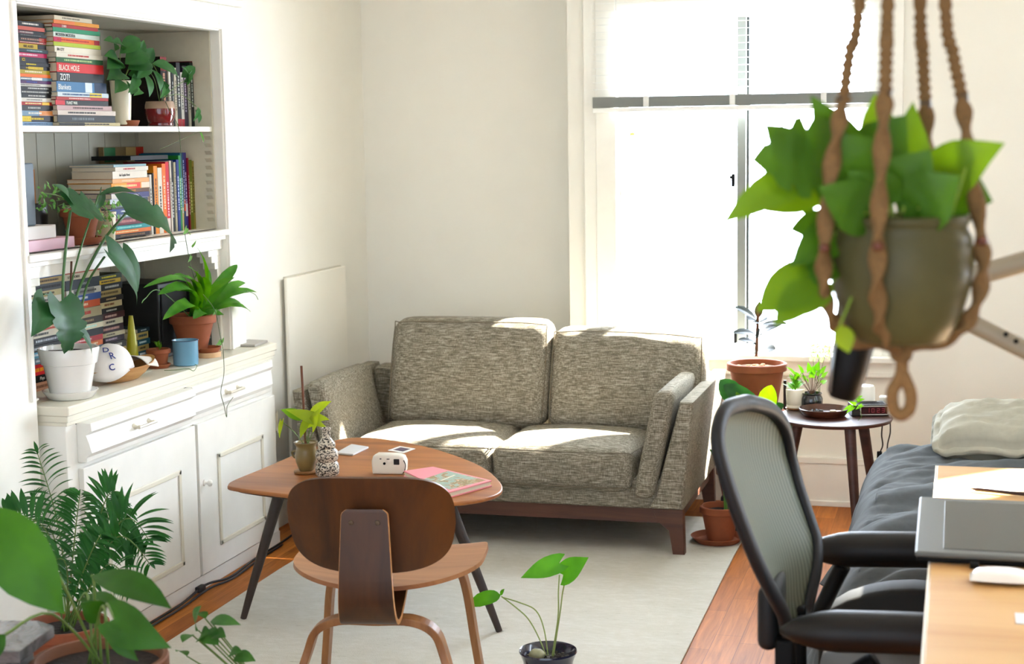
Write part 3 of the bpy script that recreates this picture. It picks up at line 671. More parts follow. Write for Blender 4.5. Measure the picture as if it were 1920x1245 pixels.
# seat
def W(p, u): p.z += -.035*max(0, u.x)**2 - .0*u.y; return p
put('seat', MB().cushion((-.03, 3.38, .425), (.50, .50, .06), .028, (0, 0, .012), 14, warp=W), mat('#4a4742', .85), oc, smooth=True)
put('seat_frame', MB().rbox(-.22, .16, 3.16, 3.60, .355, .395, .015, 3), BLACK, oc, smooth='auto')
put('gas_lift', MB().tube([(-.03, 3.38, .10), (-.03, 3.38, .36)], [.028, .022], 18), BLACK, oc, smooth='auto')
for k in range(5):
    a = 2*math.pi*k/5+.3; e = Vector((math.cos(a), math.sin(a), 0)); c0 = Vector((-.03, 3.38, 0))
    b0 = put('base_arm', MB().tube([c0+e*.02+Vector((0, 0, .11)), c0+e*.28+Vector((0, 0, .075))], [.024, .015], 12), BLACK, oc, smooth='auto')
    sdv = Vector((-e.y, e.x, 0)); q = MB()
    q.tube([c0+e*.28+sdv*.022+Vector((0, 0, .030)), c0+e*.28-sdv*.022+Vector((0, 0, .030))], .029, 16); put('castor', q, BLACK, oc, smooth='auto')

# footstool, black, between chair and bed
fs = thing('footstool', (.0, 3.76, 0), 'black rounded footstool between the two armrests, in front of the bed', 'footstool')
P = [(-.30, .30), (-.30, .44), (-.285, .475)] + [( -.285+.50*t, .475+.070*math.sin(math.pi*t**.8)) for t in (.1, .2, .3, .4, .5, .6, .7, .8, .9)] + [(.23, .47), (.24, .30)]
put('seat_pad', MB().prism([(a, b+.012) for a, b in P], 3.715, 3.82, 'y', .015, 3), mat('#17160f', .75), fs, smooth='auto')
put('frame', MB().box(-.27, .21, 3.73, 3.805, .24, .32), BLACK, fs)
for x in (-.25, .19):
    for y in (3.745, 3.79): put('leg', MB().tube([(x, y, 0), (x, y, .25)], .012, 10), BLACK, fs, smooth='auto')

# ================================================================ BED
from mathutils import noise as NZ
bd = thing('bed', (.45, 4.8, 0), 'bed with rumpled slate grey duvet in the back right corner', 'bed')
by0, by1 = 3.90, 5.68
put('mattress', MB().rbox(-.24, 1.02, by0+.02, by1, .22, .455, .04, 4), mat('#d8d4c8', .8), bd, smooth='auto')
put('bed_base', MB().box(-.20, 1.0, by0+.06, by1-.04, .06, .22), DARKWOOD, bd)
for x in (-.15, .95):
    for y in (by0+.12, by1-.12): put('leg', MB().box(x-.02, x+.02, y-.02, y+.02, 0, .06), DARKWOOD, bd)
NU, NV = 150, 130; V = []; F = []
sec = smoothpath([(-.42, 0, .05), (-.36, 0, .16), (-.315, 0, .30), (-.285, 0, .42), (-.245, 0, .485), (-.17, 0, .515), (0, 0, .525), (.3, 0, .525), (.7, 0, .525), (.9, 0, .525), (1.03, 0, .52)], 14)
for j in range(NV+1):
    v = j/NV; y = by0-.03 + (by1+.05-by0+.03)*v
    fe = min(1, max(0, (1-v)/.06)); be = min(1, v/.06)
    for i in range(len(sec)):
        s_ = sec[i]; x = s_.x; z = s_.z
        # far end rounds down, near end rounds down
        k = (1-(1-fe)**2)**.5 if fe < 1 else 1; k2 = (1-(1-be)**2)**.5 if be < 1 else 1
        drop = (1-k)*.16+(1-k2)*.16
        cx = .10*(1-fe)**2
        q = Vector((x*1.6+y*.9, y*4.6-x*3.0, 0))
        f = NZ.noise(q*1.15)*.032+NZ.noise(Vector((x*5, y*9-x*4, 3)))*.022+NZ.noise(Vector((x*14, y*26-x*13, 7)))*.009
        f2 = abs(NZ.noise(Vector((x*3+y, y*6-x*4.5, 5))))
        f += -.022*max(0, .25-f2)*4*.4
        sidew = 1 if z > .45 else .8
        V.append(Vector((x+(f*.8 if z < .5 else 0)+cx, y, max(.02, z-drop+(f if z > .3 else f*.3)))))
n_ = len(sec)
for j in range(NV):
    for i in range(n_-1): F.append((j*n_+i, j*n_+i+1, (j+1)*n_+i+1, (j+1)*n_+i))
put('duvet', MB().add(V, F), mat('#4a4f52', .9, .08, 60, .25, .001), bd, smooth=True, solid=.01)
def pillow(c, size, rx, rz, m, label, seed):
    Mx = Matrix.Rotation(rz, 4, 'Z') @ Matrix.Rotation(rx, 4, 'X')
    def W(p, u):
        e = (1-abs(u.x)**4)*(1-abs(u.y)**4); p.z *= .28+.72*max(0, e)**.5
        k = 1-.05*(abs(u.x)**2)*(1-abs(u.y)); p.y *= 1-.06*(1-abs(u.y))*0 - .05*(1-u.x**2)
        q = Vector((p.x*9+seed, p.y*9, p.z*4)); p.z += .016*NZ.noise(q)+.012*NZ.noise(Vector((q.x*2.2, q.y*3.4, 2)))+.005*NZ.noise(q*5); return p
    o = put('pillow', MB().cushion(c, size, min(size)*.45, (0, 0, .01), 26, M=Mx, warp=W), m, smooth=True)
    return tag(o, label, 'pillow')
pillow((.27, 5.60, .585), (.68, .36, .15), math.radians(14), math.radians(-2), mat('#a8a595', .9, .05, 40, .2), 'rumpled pale linen pillow at the far end of the bed', 1)
pillow((.34, 5.79, .545), (.84, .30, .11), math.radians(20), math.radians(-1), mat('#8a887c', .9, .04, 40, .2), 'grey pillow corner showing behind the pale pillow', 5)

# ================================================================ HANGING PLANTER
HP = Vector((-.071, 2.15, 0))
hg = thing('hanging_planter', (-.071, 2.15, 1.328), 'olive grey glazed pot with bright green climber hanging at the upper right', 'potted plant')
OLIVE = mat('#4d492b', .42, .2, 7, .05, spec=.2)
put('pot', MB().lathe([(.052, 0), (.060, .003), (.076, .03), (.0885, .075), (.092, .105), (.089, .135), (.082, .150), (.0835, .153), (.0865, .158), (.086, .163), (.082, .165), (.079, .160), (.078, .14), (0, .138)], (HP.x, HP.y, 1.328), 48), OLIVE, hg, smooth=True)
put('soil', MB().lathe([(.0775, 0), (.04, .004), (0, .004)], (HP.x, HP.y, 1.468), 20), SOIL, hg)
def PY(px, py, y=2.15): return aty(px, py, y)
def hl(b, t, w_, kind='lance', y0=2.15, y1=2.13, m=L_HANG, up=(0, -1, .35), arch_=.06, fold=.2, wave=.05):
    q = MB(); leaf(q, PY(*b, y0), PY(*t, y1), w_, up, kind, arch_, fold, wave); put('leaf', q, m, hg, smooth=True)
    petiole(HST, (HP.x+(PY(*b).x-HP.x)*.25, 2.15, 1.47), PY(*b, y0), .0016, .01)
HST = MB()
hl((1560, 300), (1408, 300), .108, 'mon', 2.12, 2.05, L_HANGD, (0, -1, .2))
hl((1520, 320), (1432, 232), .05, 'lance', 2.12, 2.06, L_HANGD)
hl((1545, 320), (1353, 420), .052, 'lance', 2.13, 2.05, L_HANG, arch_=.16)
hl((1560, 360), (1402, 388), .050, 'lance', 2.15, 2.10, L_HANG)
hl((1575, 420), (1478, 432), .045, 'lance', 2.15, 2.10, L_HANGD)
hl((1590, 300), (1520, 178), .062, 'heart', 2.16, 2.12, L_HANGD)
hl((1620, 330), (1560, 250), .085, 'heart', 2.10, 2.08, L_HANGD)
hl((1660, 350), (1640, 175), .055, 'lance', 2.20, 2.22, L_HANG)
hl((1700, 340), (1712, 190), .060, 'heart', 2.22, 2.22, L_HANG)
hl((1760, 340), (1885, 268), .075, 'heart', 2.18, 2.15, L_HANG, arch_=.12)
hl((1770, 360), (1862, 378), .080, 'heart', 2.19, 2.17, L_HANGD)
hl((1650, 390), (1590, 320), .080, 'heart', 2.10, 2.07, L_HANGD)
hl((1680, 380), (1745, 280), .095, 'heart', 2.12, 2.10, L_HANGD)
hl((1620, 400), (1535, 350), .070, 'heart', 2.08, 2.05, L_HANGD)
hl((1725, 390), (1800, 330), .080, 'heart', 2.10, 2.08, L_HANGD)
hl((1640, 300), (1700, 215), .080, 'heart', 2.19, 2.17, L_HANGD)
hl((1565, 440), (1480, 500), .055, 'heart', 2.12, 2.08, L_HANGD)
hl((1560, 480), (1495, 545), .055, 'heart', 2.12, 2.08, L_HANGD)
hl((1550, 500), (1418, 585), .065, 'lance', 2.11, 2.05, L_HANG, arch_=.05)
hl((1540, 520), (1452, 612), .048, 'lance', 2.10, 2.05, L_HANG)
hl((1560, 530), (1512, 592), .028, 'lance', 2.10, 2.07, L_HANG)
hl((1575, 610), (1592, 662), .026, 'lance', 2.07, 2.05, L_LIME)
for i in range(18):
    x = rnd(1600, 1790); b = PY(x, 400, 2.15+rnd(-.05, .05)); t = PY(x+rnd(-35, 35), 320+rnd(-20, 30), 2.15+rnd(-.05, .05)); HST.tube([b, t], .0018, 6)
put('stems', HST, mat('#7d9a2c', .5), hg, smooth=True)
# macrame hanger
mh = thing('macrame_hanger', (-.071, 2.15, 1.22), 'knotted tan rope plant hanger with black beads', 'plant hanger')
ROPE = mat('#6f522b', .85, .2, 160, .9, .002)
TOPP = Vector((-.071, 2.15, 2.62))
def rope(px, beads_y, yy, side):
    # measured spots from top to pot
    k0, k1 = None, None
    pts = [PY(a, b, y) for (a, b, y) in px]
    up_, lo_ = pts[:3], pts[2:]
    a = [TOPP.lerp(up_[0], .55)]+up_; a = smoothpath(a, 26)
    L_ = sum((a[i+1]-a[i]).length for i in range(len(a)-1)); s_ = 0; R = []
    for i in range(len(a)):
        if i: s_ += (a[i]-a[i-1]).length
        R.append(.0088*(1+.20*math.sin(s_/.0115*2*math.pi)))
    q = MB().tube(a, R, 10, flat=lambda t: (1.0, .9))
    b = smoothpath(lo_, 22); nb = len(b); Ln = sum((b[i+1]-b[i]).length for i in range(nb-1))
    q.tube(b, [.0118]*nb, 12, flat=lambda t: (1, .55, t*Ln/.052*math.pi))
    put('cord', q, ROPE, mh, smooth=True)
    bdx = MB().lathe([(.003, -.0075), (.0072, -.005), (.0082, 0), (.0072, .005), (.003, .0075)], up_[2], 14); put('bead', bdx, mat('#17120e', .3), mh, smooth=True)
    if side != 'back':
        pp = PY(*beads_y); bdx = MB().lathe([(.002, -.006), (.0065, -.004), (.0075, 0), (.0065, .004), (.002, .006)], pp, 14); put('bead', bdx, mat('#5d2c17', .35), mh, smooth=True)
rope([(1612, 0, 2.14), (1593, 100, 2.12), (1582, 186, 2.10), (1572, 240, 2.08), (1555, 340, 2.07), (1546, 460, 2.07), (1545, 540, 2.085), (1562, 600, 2.10), (1600, 638, 2.12), (1690, 648, 2.15)], (1546, 465, 2.060), 0, 'left')
rope([(1665, 0, 2.12), (1662, 90, 2.08), (1660, 172, 2.06), (1656, 240, 2.05), (1650, 350, 2.045), (1646, 460, 2.043), (1645, 545, 2.055), (1652, 610, 2.08), (1668, 645, 2.11), (1690, 655, 2.15)], (1646, 462, 2.032), 0, 'front')
rope([(1725, 0, 2.20), (1730, 100, 2.23), (1735, 194, 2.25), (1738, 260, 2.255), (1740, 350, 2.258), (1740, 460, 2.255), (1738, 540, 2.24), (1730, 600, 2.22), (1715, 640, 2.18), (1690, 655, 2.15)], None, 0, 'back')
rope([(1772, 0, 2.18), (1786, 95, 2.19), (1804, 184, 2.18), (1812, 250, 2.17), (1825, 340, 2.16), (1840, 450, 2.15), (1842, 520, 2.15), (1822, 590, 2.15), (1780, 632, 2.15), (1690, 655, 2.15)], (1841, 452, 2.143), 0, 'right')
a = smoothpath([PY(1690, 640), PY(1690, 700), PY(1673, 735), PY(1676, 768), PY(1690, 778), PY(1706, 765), PY(1707, 735), PY(1692, 700)], 8)
put('loop', MB().tube(a, .0085, 10), mat('#7c5a30', .85, .2, 160, .8, .002), mh, smooth=True)
put('knot', MB().cushion(PY(1690, 655), (.03, .03, .035), .012, (0, 0, 0), 6), ROPE, mh, smooth=True)
put('ring', MB().tube([TOPP+Vector((.022*math.cos(t), 0, .012+.022*math.sin(t))) for t in [i*math.pi/10 for i in range(21)]], .003, 8), mat('#b8a070', .4, metal=.8), mh, smooth=True)
qq = MB()
for dx_ in (-.004, .004): qq.tube([TOPP+Vector((dx_, 0, 0)), TOPP+Vector((dx_, 0, -.30))], .006, 8)
put('gathering_cord', qq, ROPE, mh, smooth=True)

# articulated desk lamp behind the planter
lm = thing('desk_lamp', (.30, 2.62, .74), 'articulated lamp with beige arms and black head behind the hanging planter', 'lamp')
LY = 2.62; el = aty(1700, 555, LY)
BEIGE = mat('#8f8570', .5)
put('arm', MB().tube([aty(1700, 552, LY), aty(2050, 455, LY)], .0165, 16), BEIGE, lm, smooth='auto')
put('arm', MB().tube([aty(1700, 545, LY+.03), aty(2010, 700, LY+.03)], .0150, 16), BEIGE, lm, smooth='auto')
put('upright', MB().tube([aty(2010, 700, LY+.03), (.30, LY+.02, .78)], .0150, 16).tube([aty(2050, 455, LY), aty(2052, 700, LY+.03)], .01, 12), BEIGE, lm, smooth='auto')
put('base', MB().lathe([(.09, 0), (.09, .02), (.03, .03), (.02, .05), (0, .05)], (.30, LY+.02, .74), 30), BEIGE, lm, smooth='auto')
put('bolt', MB().tube([aty(1886, 627, LY+.012), aty(1886, 627, LY+.006)], .004, 10).tube([aty(1905, 640, LY+.012), aty(1905, 640, LY+.006)], .004, 10), BLACK, lm, smooth='auto')
put('head', MB().tube([aty(1612, 560, LY), aty(1606, 620, LY), aty(1592, 690, LY), aty(1581, 738, LY), aty(1579, 747, LY)], [.034, .034, .030, .026, .020], 28), mat('#060606', .5, spec=.2), lm, smooth='auto')
put('trim_strip', MB().tube([aty(1572, 600, LY-.026), aty(1560, 690, LY-.024), aty(1556, 735, LY-.02)], .0035, 8), mat('#8a9296', .2, metal=.6), lm, smooth=True)
put('bracket', MB().tube([aty(1620, 570, LY+.01), aty(1700, 550, LY+.01)], .012, 12), BLACK, lm, smooth='auto')
# ================================================================ ITEMS ON THE COFFEE TABLE
TZ = .4655
c = atz(575, 886, TZ)
p_ = thing('potted_plant', c, 'small olive pot with lime leaves and a tall brown stake on the coffee table', 'potted plant')
put('saucer', MB().lathe([(.036, 0), (.043, .002), (.045, .007), (.042, .009), (0, .008)], c), wood('#8a6038', '#ac8050', 'x', 14), p_, smooth='auto')
pc_ = c+Vector((0, 0, .009))
OL2 = mat('#7d6c42', .3, .12, 9)
put('pot', MB().lathe([(.022, 0), (.026, .003), (.036, .030), (.0385, .052), (.035, .070), (.033, .082), (.040, .094), (.0415, .098), (.038, .099), (.034, .094), (0, .088)], pc_, 32).tube(smoothpath([pc_+Vector((-.037, 0, .066)), pc_+Vector((-.050, -.004, .062)), pc_+Vector((-.046, 0, .045)), pc_+Vector((-.038, 0, .042))], 5), .004, 8), OL2, p_, smooth='auto')
put('soil', MB().lathe([(.0335, 0), (0, .003)], pc_+Vector((0, 0, .09)), 16), SOIL, p_)
top = aty(565, 686, c.y+.0); put('stake', MB().tube([pc_+Vector((0, 0, .07)), top], .0042, 10), mat('#6a3b20', .6), p_, smooth='auto')
st = MB()
for b, t, w_, kn, mm in (((602, 790), (535, 768), .045, 'heart', L_YEL), ((588, 775), (622, 752), .045, 'heart', L_YEL), ((575, 790), (563, 822), .030, 'heart', L_YEL), ((560, 780), (526, 768), .038, 'heart', L_POTHOS), ((528, 790), (524, 822), .016, 'heart', L_YEL), ((585, 800), (600, 765), .04, 'heart', L_YEL)):
    B, T = aty(*b, c.y+rnd(-.02, .02)), aty(*t, c.y-.03); q = MB(); leaf(q, B, T, w_, (0, -1, .6), kn, .06, .15); put('leaf', q, mm, p_, smooth=True)
    st.tube(smoothpath([pc_+Vector((rnd(-.01, .01), 0, .09)), (pc_+B)/2+Vector((0, 0, .05)), B], 5), .0013, 6)
put('stems', st, STEM, p_, smooth=True)
c = atz(614, 891, TZ)
tag(put('ceramic_bottle', MB().lathe([(.026, 0), (.030, .004), (.0315, .018), (.030, .030), (.025, .037), (.0285, .043), (.030, .053), (.0285, .064), (.0215, .071), (.023, .076), (.0225, .085), (.016, .092), (.011, .099), (.0105, .118), (.0125, .122), (.0115, .125), (.008, .124), (.008, .10), (0, .10)], c, 36).xf(Matrix.Translation(c) @ Matrix.Scale(1.32, 4) @ Matrix.Translation(-c)), speckle('#221d18', '#cfc6b4', 130, .47), smooth='auto'), 'speckled black and cream lobed ceramic bottle beside the small pot', 'bottle')
def slab(name, pts, h, m, label, cat, z0=TZ, bev=.002, par=None):
    P = [(p.x, p.y) for p in pts]; o = put(name, MB().prism(P, z0+.0004, z0+.0004+h, 'z', bev), m, par)
    if par is None: tag(o, label, cat)
    return o
P = [atz(*q, TZ+.004) for q in ((630, 850), (662, 853), (691, 839), (659, 834))]
slab('tablet', P, .0075, mat('#d5d6d8', .3), 'thin silver white tablet lying flat on the coffee table', 'tablet')
P = [atz(*q, TZ) for q in ((727, 845), (757, 850), (779, 842), (750, 837))]
cd = slab('photo_card', P, .0012, mat('#efece6', .4), 'small white photo card with a dark picture on the coffee table', 'photo card', bev=0)
ctr = sum(P, Vector())/4; Q = [ctr+(p-ctr)*.62 for p in P]
put('picture', MB().prism([(p.x, p.y) for p in Q], TZ+.0015, TZ+.0018), mat('#4a3a52', .4, .5, 120), cd)
# instant camera
cc = atz(727, 890, TZ); th = math.radians(8); Mc = Matrix.Translation((cc.x, cc.y+.022, TZ)) @ Matrix.Rotation(th, 4, 'Z')
ic = thing('instant_camera', (cc.x, cc.y+.022, TZ), 'chunky white instant camera standing on the coffee table', 'camera')
IW = mat('#e7e2d4', .35)
q = MB().prism([(-.056, 0), (.050, 0), (.058, .012), (.060, .045), (.052, .062), (.035, .069), (-.040, .070), (-.054, .062), (-.060, .045), (-.058, .01)], -.020, .024, 'y', .007, 3); put('body', q.xf(Mc), IW, ic, smooth='auto')
put('viewfinder', MB().rbox(.018, .038, -.0225, -.018, .034, .054, .004).xf(Mc), BLACKG, ic)
put('eyepiece', MB().lathe([(.0045, 0), (.0045, .002), (0, .002)], seg=14).xf(Mc @ Matrix.Translation((-.014, -.020, .038)) @ Matrix.Rotation(math.radians(90), 4, 'X')), BLACK, ic)
put('button', MB().rbox(-.03, -.024, -.022, -.019, .052, .056, .001).rbox(-.006, .004, -.022, -.019, .052, .055, .001).xf(Mc), mat('#3a3f48', .4), ic)
put('strap', MB().tube(smoothpath([(.052, -.018, .05), (.060, -.026, .035), (.057, -.028, .015), (.05, -.024, .006)], 5), .0016, 6).xf(Mc), BLACK, ic, smooth=True)
# pink art book
P = [atz(*q, TZ+.018) for q in ((757, 884), (812, 876), (922, 902), (842, 924))]
bk0 = slab('art_book', P, .004, mat('#e58f98', .45), '', '', z0=TZ+.016, bev=.001); tag(bk0, 'pink hardback art book with a painted cover on the coffee table', 'book')
WLOC[bk0] = bk0.location.copy()
ctr = sum(P, Vector())/4
put('back_cover', MB().prism([(p.x, p.y) for p in P], TZ+.0004, TZ+.004), mat('#e58f98', .45), bk0)
put('pages', MB().prism([(ctr.x+(p.x-ctr.x)*.975, ctr.y+(p.y-ctr.y)*.975) for p in P], TZ+.004, TZ+.0165), PAGES, bk0)
a, b_2, c2, d2 = P
def bi(u, v): return (a*(1-u)+b_2*u)*(1-v)+(d2*(1-u)+c2*u)*v
R_ = [bi(.06, .42), bi(.92, .30), bi(.94, .95), bi(.08, .94)]
mp_, ntp, bp = base('painted_cover'); npz = noise(ntp, 26, 3, dist=1.0); rp = ramp(ntp, npz.outputs[0], [(.38, '#8fa79a'), (.5, '#9fb2a2'), (.53, '#b07a52'), (.60, '#7a7a48'), (.68, '#d7b090')]); ntp.links.new(rp.outputs[0], bp.inputs['Base Color'])
put('cover_picture', MB().prism([(p.x, p.y) for p in R_], TZ+.0205, TZ+.0209), mp_, bk0)
mid = [bi(.30, .60), bi(.75, .52)]; q = MB()
for i in range(9):
    p = mid[0].lerp(mid[1], i/8); q.box(p.x-.004, p.x+.004, p.y-.004, p.y+.004, TZ+.021, TZ+.0213)
put('cover_lettering', q, mat('#e9e2cc', .5), bk0)

# ================================================================ SEEDLING IN A DARK BLUE POT
c = Vector((-1.112, 4.345, .009))
sd_ = thing('potted_seedling', c, 'young split leaf seedling in a dark blue pot on the rug', 'potted plant')
NAVY = mat('#171a33', .2, coat=.5)
put('pot', MB().lathe([(.055, 0), (.060, .003), (.072, .10), (.080, .122), (.0835, .128), (.082, .133), (.077, .130), (.068, .108), (0, .104)], c, 44), NAVY, sd_, smooth='auto')
q = MB().lathe([(.0685, 0), (.05, .003), (0, .004)], c+Vector((0, 0, .106)), 30); q.v = [p+Vector((0, 0, rnd(-.003, .003))) for p in q.v]; put('soil', q, SOIL, sd_)
put('stone', MB().cushion(c+Vector((-.028, -.02, .122)), (.042, .036, .030), .014, (.002, .002, .002), 6), mat('#93926f', .6, .12, 60), sd_, smooth=True)
q = MB()
for i in range(60):
    a, r = rnd(0, 6.28), rnd(0, .06); s_ = rnd(.0015, .004); x, y = c.x+r*math.cos(a), c.y+r*math.sin(a); q.box(x-s_, x+s_, y-s_, y+s_, c.z+.106, c.z+.108+s_*1.4)
put('grit', q, mat('#4a463c', .9, .6, 200), sd_)['kind'] = 'stuff'
YS = 4.36; s0 = c+Vector((.008, .01, .105)); q = MB()
for pts in ([s0, aty(1046, 1160, YS), aty(1047, 1110, YS), aty(1049, 1078, YS)], [s0+Vector((.004, 0, 0)), aty(1050, 1150, YS), aty(1055, 1110, YS), aty(1062, 1080, YS)], [s0+Vector((-.01, 0, 0)), aty(1020, 1180, YS), aty(1005, 1145, YS), aty(975, 1130, YS), aty(942, 1120, YS)], [s0+Vector((-.014, 0, 0)), aty(1010, 1195, YS), aty(990, 1160, YS), aty(965, 1137, YS), aty(940, 1118, YS)]):
    q.tube(smoothpath(pts, 6), .0020, 8)
put('stems', q, mat('#8fa05a', .5), sd_, smooth=True)
for b, t, w_, kn, up, ar in (((1049, 1056), (976, 1084), .062, 'heart', (.25, -1, .75), .05), ((1056, 1078), (1104, 1045), .070, 'heart', (-.2, -1, .5), .02), ((938, 1116), (882, 1133), .045, 'oval', (0, -1, .8), .10), ((938, 1116), (946, 1104), .012, 'lance', (0, -1, .5), .05)):
    l = MB(); leaf(l, aty(*b, YS), aty(*t, YS-.02), w_, up, kn, ar, .12); put('leaf', l, leafmat('#3f8526', '#57a232', .35), sd_, smooth=True)

# ================================================================ RIGHT CORNER: side table and what stands on it
stb = thing('side_table', (-.435, 6.04, 0), 'small round dark wood side table between sofa and bed', 'side table')
put('tabletop', MB().lathe([(.195, 0), (.210, .003), (.215, .012), (.213, .016), (0, .016)], (-.435, 6.04, .534), 56), SIDEWOOD, stb, smooth='auto')
for (tx, ty, fx, fy) in ((-.37, 5.93, -.325, 5.86), (-.335, 6.10, -.255, 6.16), (-.565, 6.05, -.665, 6.08)):
    put('leg', MB().tube([(fx, fy, 0), (tx, ty, .535)], [.013, .021], 18), SIDEWOOD, stb, smooth='auto')
SZ = .5505
# cream pot with small plant, on saucer
c = atz(1491, 767, SZ)
k = thing('potted_plant', c, 'cream cylinder pot with small bushy plant on the side table', 'potted plant')
put('saucer', MB().lathe([(.030, 0), (.036, .002), (.038, .006), (.034, .006), (0, .004)], c), mat('#9a6a40', .6), k, smooth='auto')
put('pot', MB().lathe([(.030, 0), (.0325, .002), (.0325, .010), (.031, .012), (.034, .016), (.036, .070), (.0345, .072), (.033, .068), (0, .062)], c+Vector((0, 0, .006)), 32), CREAM, k, smooth='auto')
F_ = MB()
def bush(mb, c, n, R, H, L, W_, kinds='lance', up0=.3):
    for i in range(n):
        a = rnd(0, 6.283); el = rnd(up0, 1.4); r0 = rnd(0, R*.35); b = c+Vector((math.cos(a)*r0, math.sin(a)*r0, rnd(0, H)))
        d = Vector((math.cos(a)*math.cos(el), math.sin(a)*math.cos(el), math.sin(el))); leaf(mb, b, b+d*L*rnd(.7, 1.2), W_*rnd(.7, 1.2), (0, 0, 1) if el < 1.2 else (1, 0, 0), kinds, rnd(.05, .2), .2)
bush(F_, c+Vector((0, 0, .066)), 34, .03, .045, .042, .016)
put('foliage', F_, leafmat('#4a9422', '#7cbc38', .45), k, smooth=True)
# dark glass pot with trailing plant
c = atz(1528, 752, SZ); c = Vector((c.x+.005, 6.17, SZ))
k = thing('potted_plant', c, 'dark glassy pot with leafy green plant behind the wooden dish', 'potted plant')
put('pot', MB().lathe([(.030, 0), (.036, .003), (.042, .020), (.042, .045), (.036, .058), (.040, .064), (.037, .066), (.033, .058), (0, .054)], c, 32), mat('#1d2226', .15, coat=.6), k, smooth='auto')
F_ = MB(); S_ = MB()
for (px, py) in ((1478, 692), (1498, 688), (1515, 684), (1535, 683), (1547, 690), (1522, 700), (1505, 706), (1540, 708), (1550, 700), (1525, 690), (1490, 700), (1512, 712), (1538, 696), (1548, 715)):
    t = aty(px, py, 6.17+rnd(-.03, .03)); b = c+(t-c)*.75+Vector((0, 0, .02)); leaf(F_, b, t+(t-b)*.5, rnd(.018, .028), (0, -.4, 1), 'heart', .1, .2); S_.tube(smoothpath([c+Vector((0, 0, .055)), (c+b)/2+Vector((0, 0, .03)), b], 4), .0011, 6)
put('foliage', F_, leafmat('#56a02c', '#8fcf4c', .45), k, smooth=True); put('stems', S_, STEMB, k, smooth=True)
# wooden dish
c = atz(1545, 780, SZ)
k = thing('wooden_dish', c, 'round dark wooden dish holding beads and a candle stub on the side table', 'dish')
put('bowl', MB().lathe([(.066, 0), (.078, .003), (.092, .020), (.094, .028), (.091, .030), (.088, .026), (.074, .010), (0, .008)], c+Vector((.0, .01, 0)), 44), wood('#3b1f14', '#5d3422', 'x', 12, .3), k, smooth='auto')
m = MB()
for i in range(34):
    a = rnd(0, 6.28); r = rnd(.0, .026); m.cushion(c+Vector((-.028+r*math.cos(a), .012+r*math.sin(a)*.8, .014+rnd(0, .004))), (.009, .009, .009), .0044, n=2)
tag(put('bead_string', m, BLACKG, smooth=True), 'string of small black beads in the wooden dish', 'beads')
tag(put('candle_stub', MB().lathe([(.011, 0), (.0115, .011), (.009, .013), (0, .011)], c+Vector((.032, .01, .0085)), 20), mat('#f0e3c4', .5), smooth='auto'), 'pale candle stub in the wooden dish beside the beads', 'candle')
tag(put('candle_stub', MB().lathe([(.012, 0), (.012, .008), (0, .008)], c+Vector((.05, .026, .0085)), 20), mat('#e2945a', .5), smooth='auto'), 'small orange candle stub behind the pale one in the wooden dish', 'candle')
# clock radio
c = atz(1628, 774, SZ); Mk = Matrix.Translation((c.x, 6.10, SZ)) @ Matrix.Rotation(math.radians(14), 4, 'Z')
k = thing('clock_radio', (c.x, 6.10, SZ), 'black clock radio with red display on the side table', 'clock')
put('body', MB().rbox(-.066, .07, -.04, .05, 0, .043, .003).xf(Mk), mat('#1c1614', .4), k)
put('bezel', MB().box(-.036, .068, -.0425, -.040, .005, .008).box(-.036, .068, -.0425, -.040, .036, .039).box(-.036, -.033, -.0425, -.040, .005, .039).box(.065, .068, -.0425, -.040, .005, .039).xf(Mk), mat('#c8c4bc', .35), k)
put('display', MB().box(-.033, .065, -.0415, -.0402, .008, .036).xf(Mk), mat('#3a1416', .2), k)
seg = MB()
def digit(x, code):
    w_, h, t = .010, .016, .0018; z = .014
    sg = {'a': (x, x+w_, z+h-t, z+h), 'g': (x, x+w_, z+h/2-t/2, z+h/2+t/2), 'd': (x, x+w_, z, z+t), 'b': (x+w_-t, x+w_, z+h/2, z+h), 'c': (x+w_-t, x+w_, z, z+h/2), 'f': (x, x+t, z+h/2, z+h), 'e': (x, x+t, z, z+h/2)}
    for s_ in code: a_ = sg[s_]; seg.box(a_[0], a_[1], -.0420, -.0415, a_[2], a_[3])
for x, s_ in ((-.012, 'bc'), (.006, 'abcdef'), (.026, 'abged'), (.044, 'abgcd')): digit(x, s_)
put('display_digits', seg.xf(Mk), mat('#7a1420', .4, emit=.25), k)
m = MB()
for i in range(7): m.box(-.05, .06, -.03+i*.009, -.026+i*.009, .043, .0436)
put('vent', m.xf(Mk), BLACK, k)
# white canister / diffuser
c = Vector((aty(1620, 740, 6.2).x, 6.2, SZ))
k = thing('diffuser', c, 'white cylinder diffuser with grey base behind the clock radio', 'diffuser')
put('base', MB().lathe([(.040, 0), (.042, .003), (.042, .034), (0, .034)], c, 36), mat('#8c8a80', .6), k, smooth='auto')
put('body', MB().lathe([(.0415, .034), (.041, .085), (.036, .094), (0, .096)], c, 36), mat('#f1eee6', .35), k, smooth='auto')
# white trailing blurred item at back
k = Vector((aty(1652, 735, 6.22).x, 6.20, SZ)); tag(put('white_box', MB().rbox(k.x-.005, k.x+.04, 6.175, 6.225, SZ, SZ+.055, .004), mat('#e9e6da', .5)), 'small white box standing behind the clock radio at the table edge', 'box')
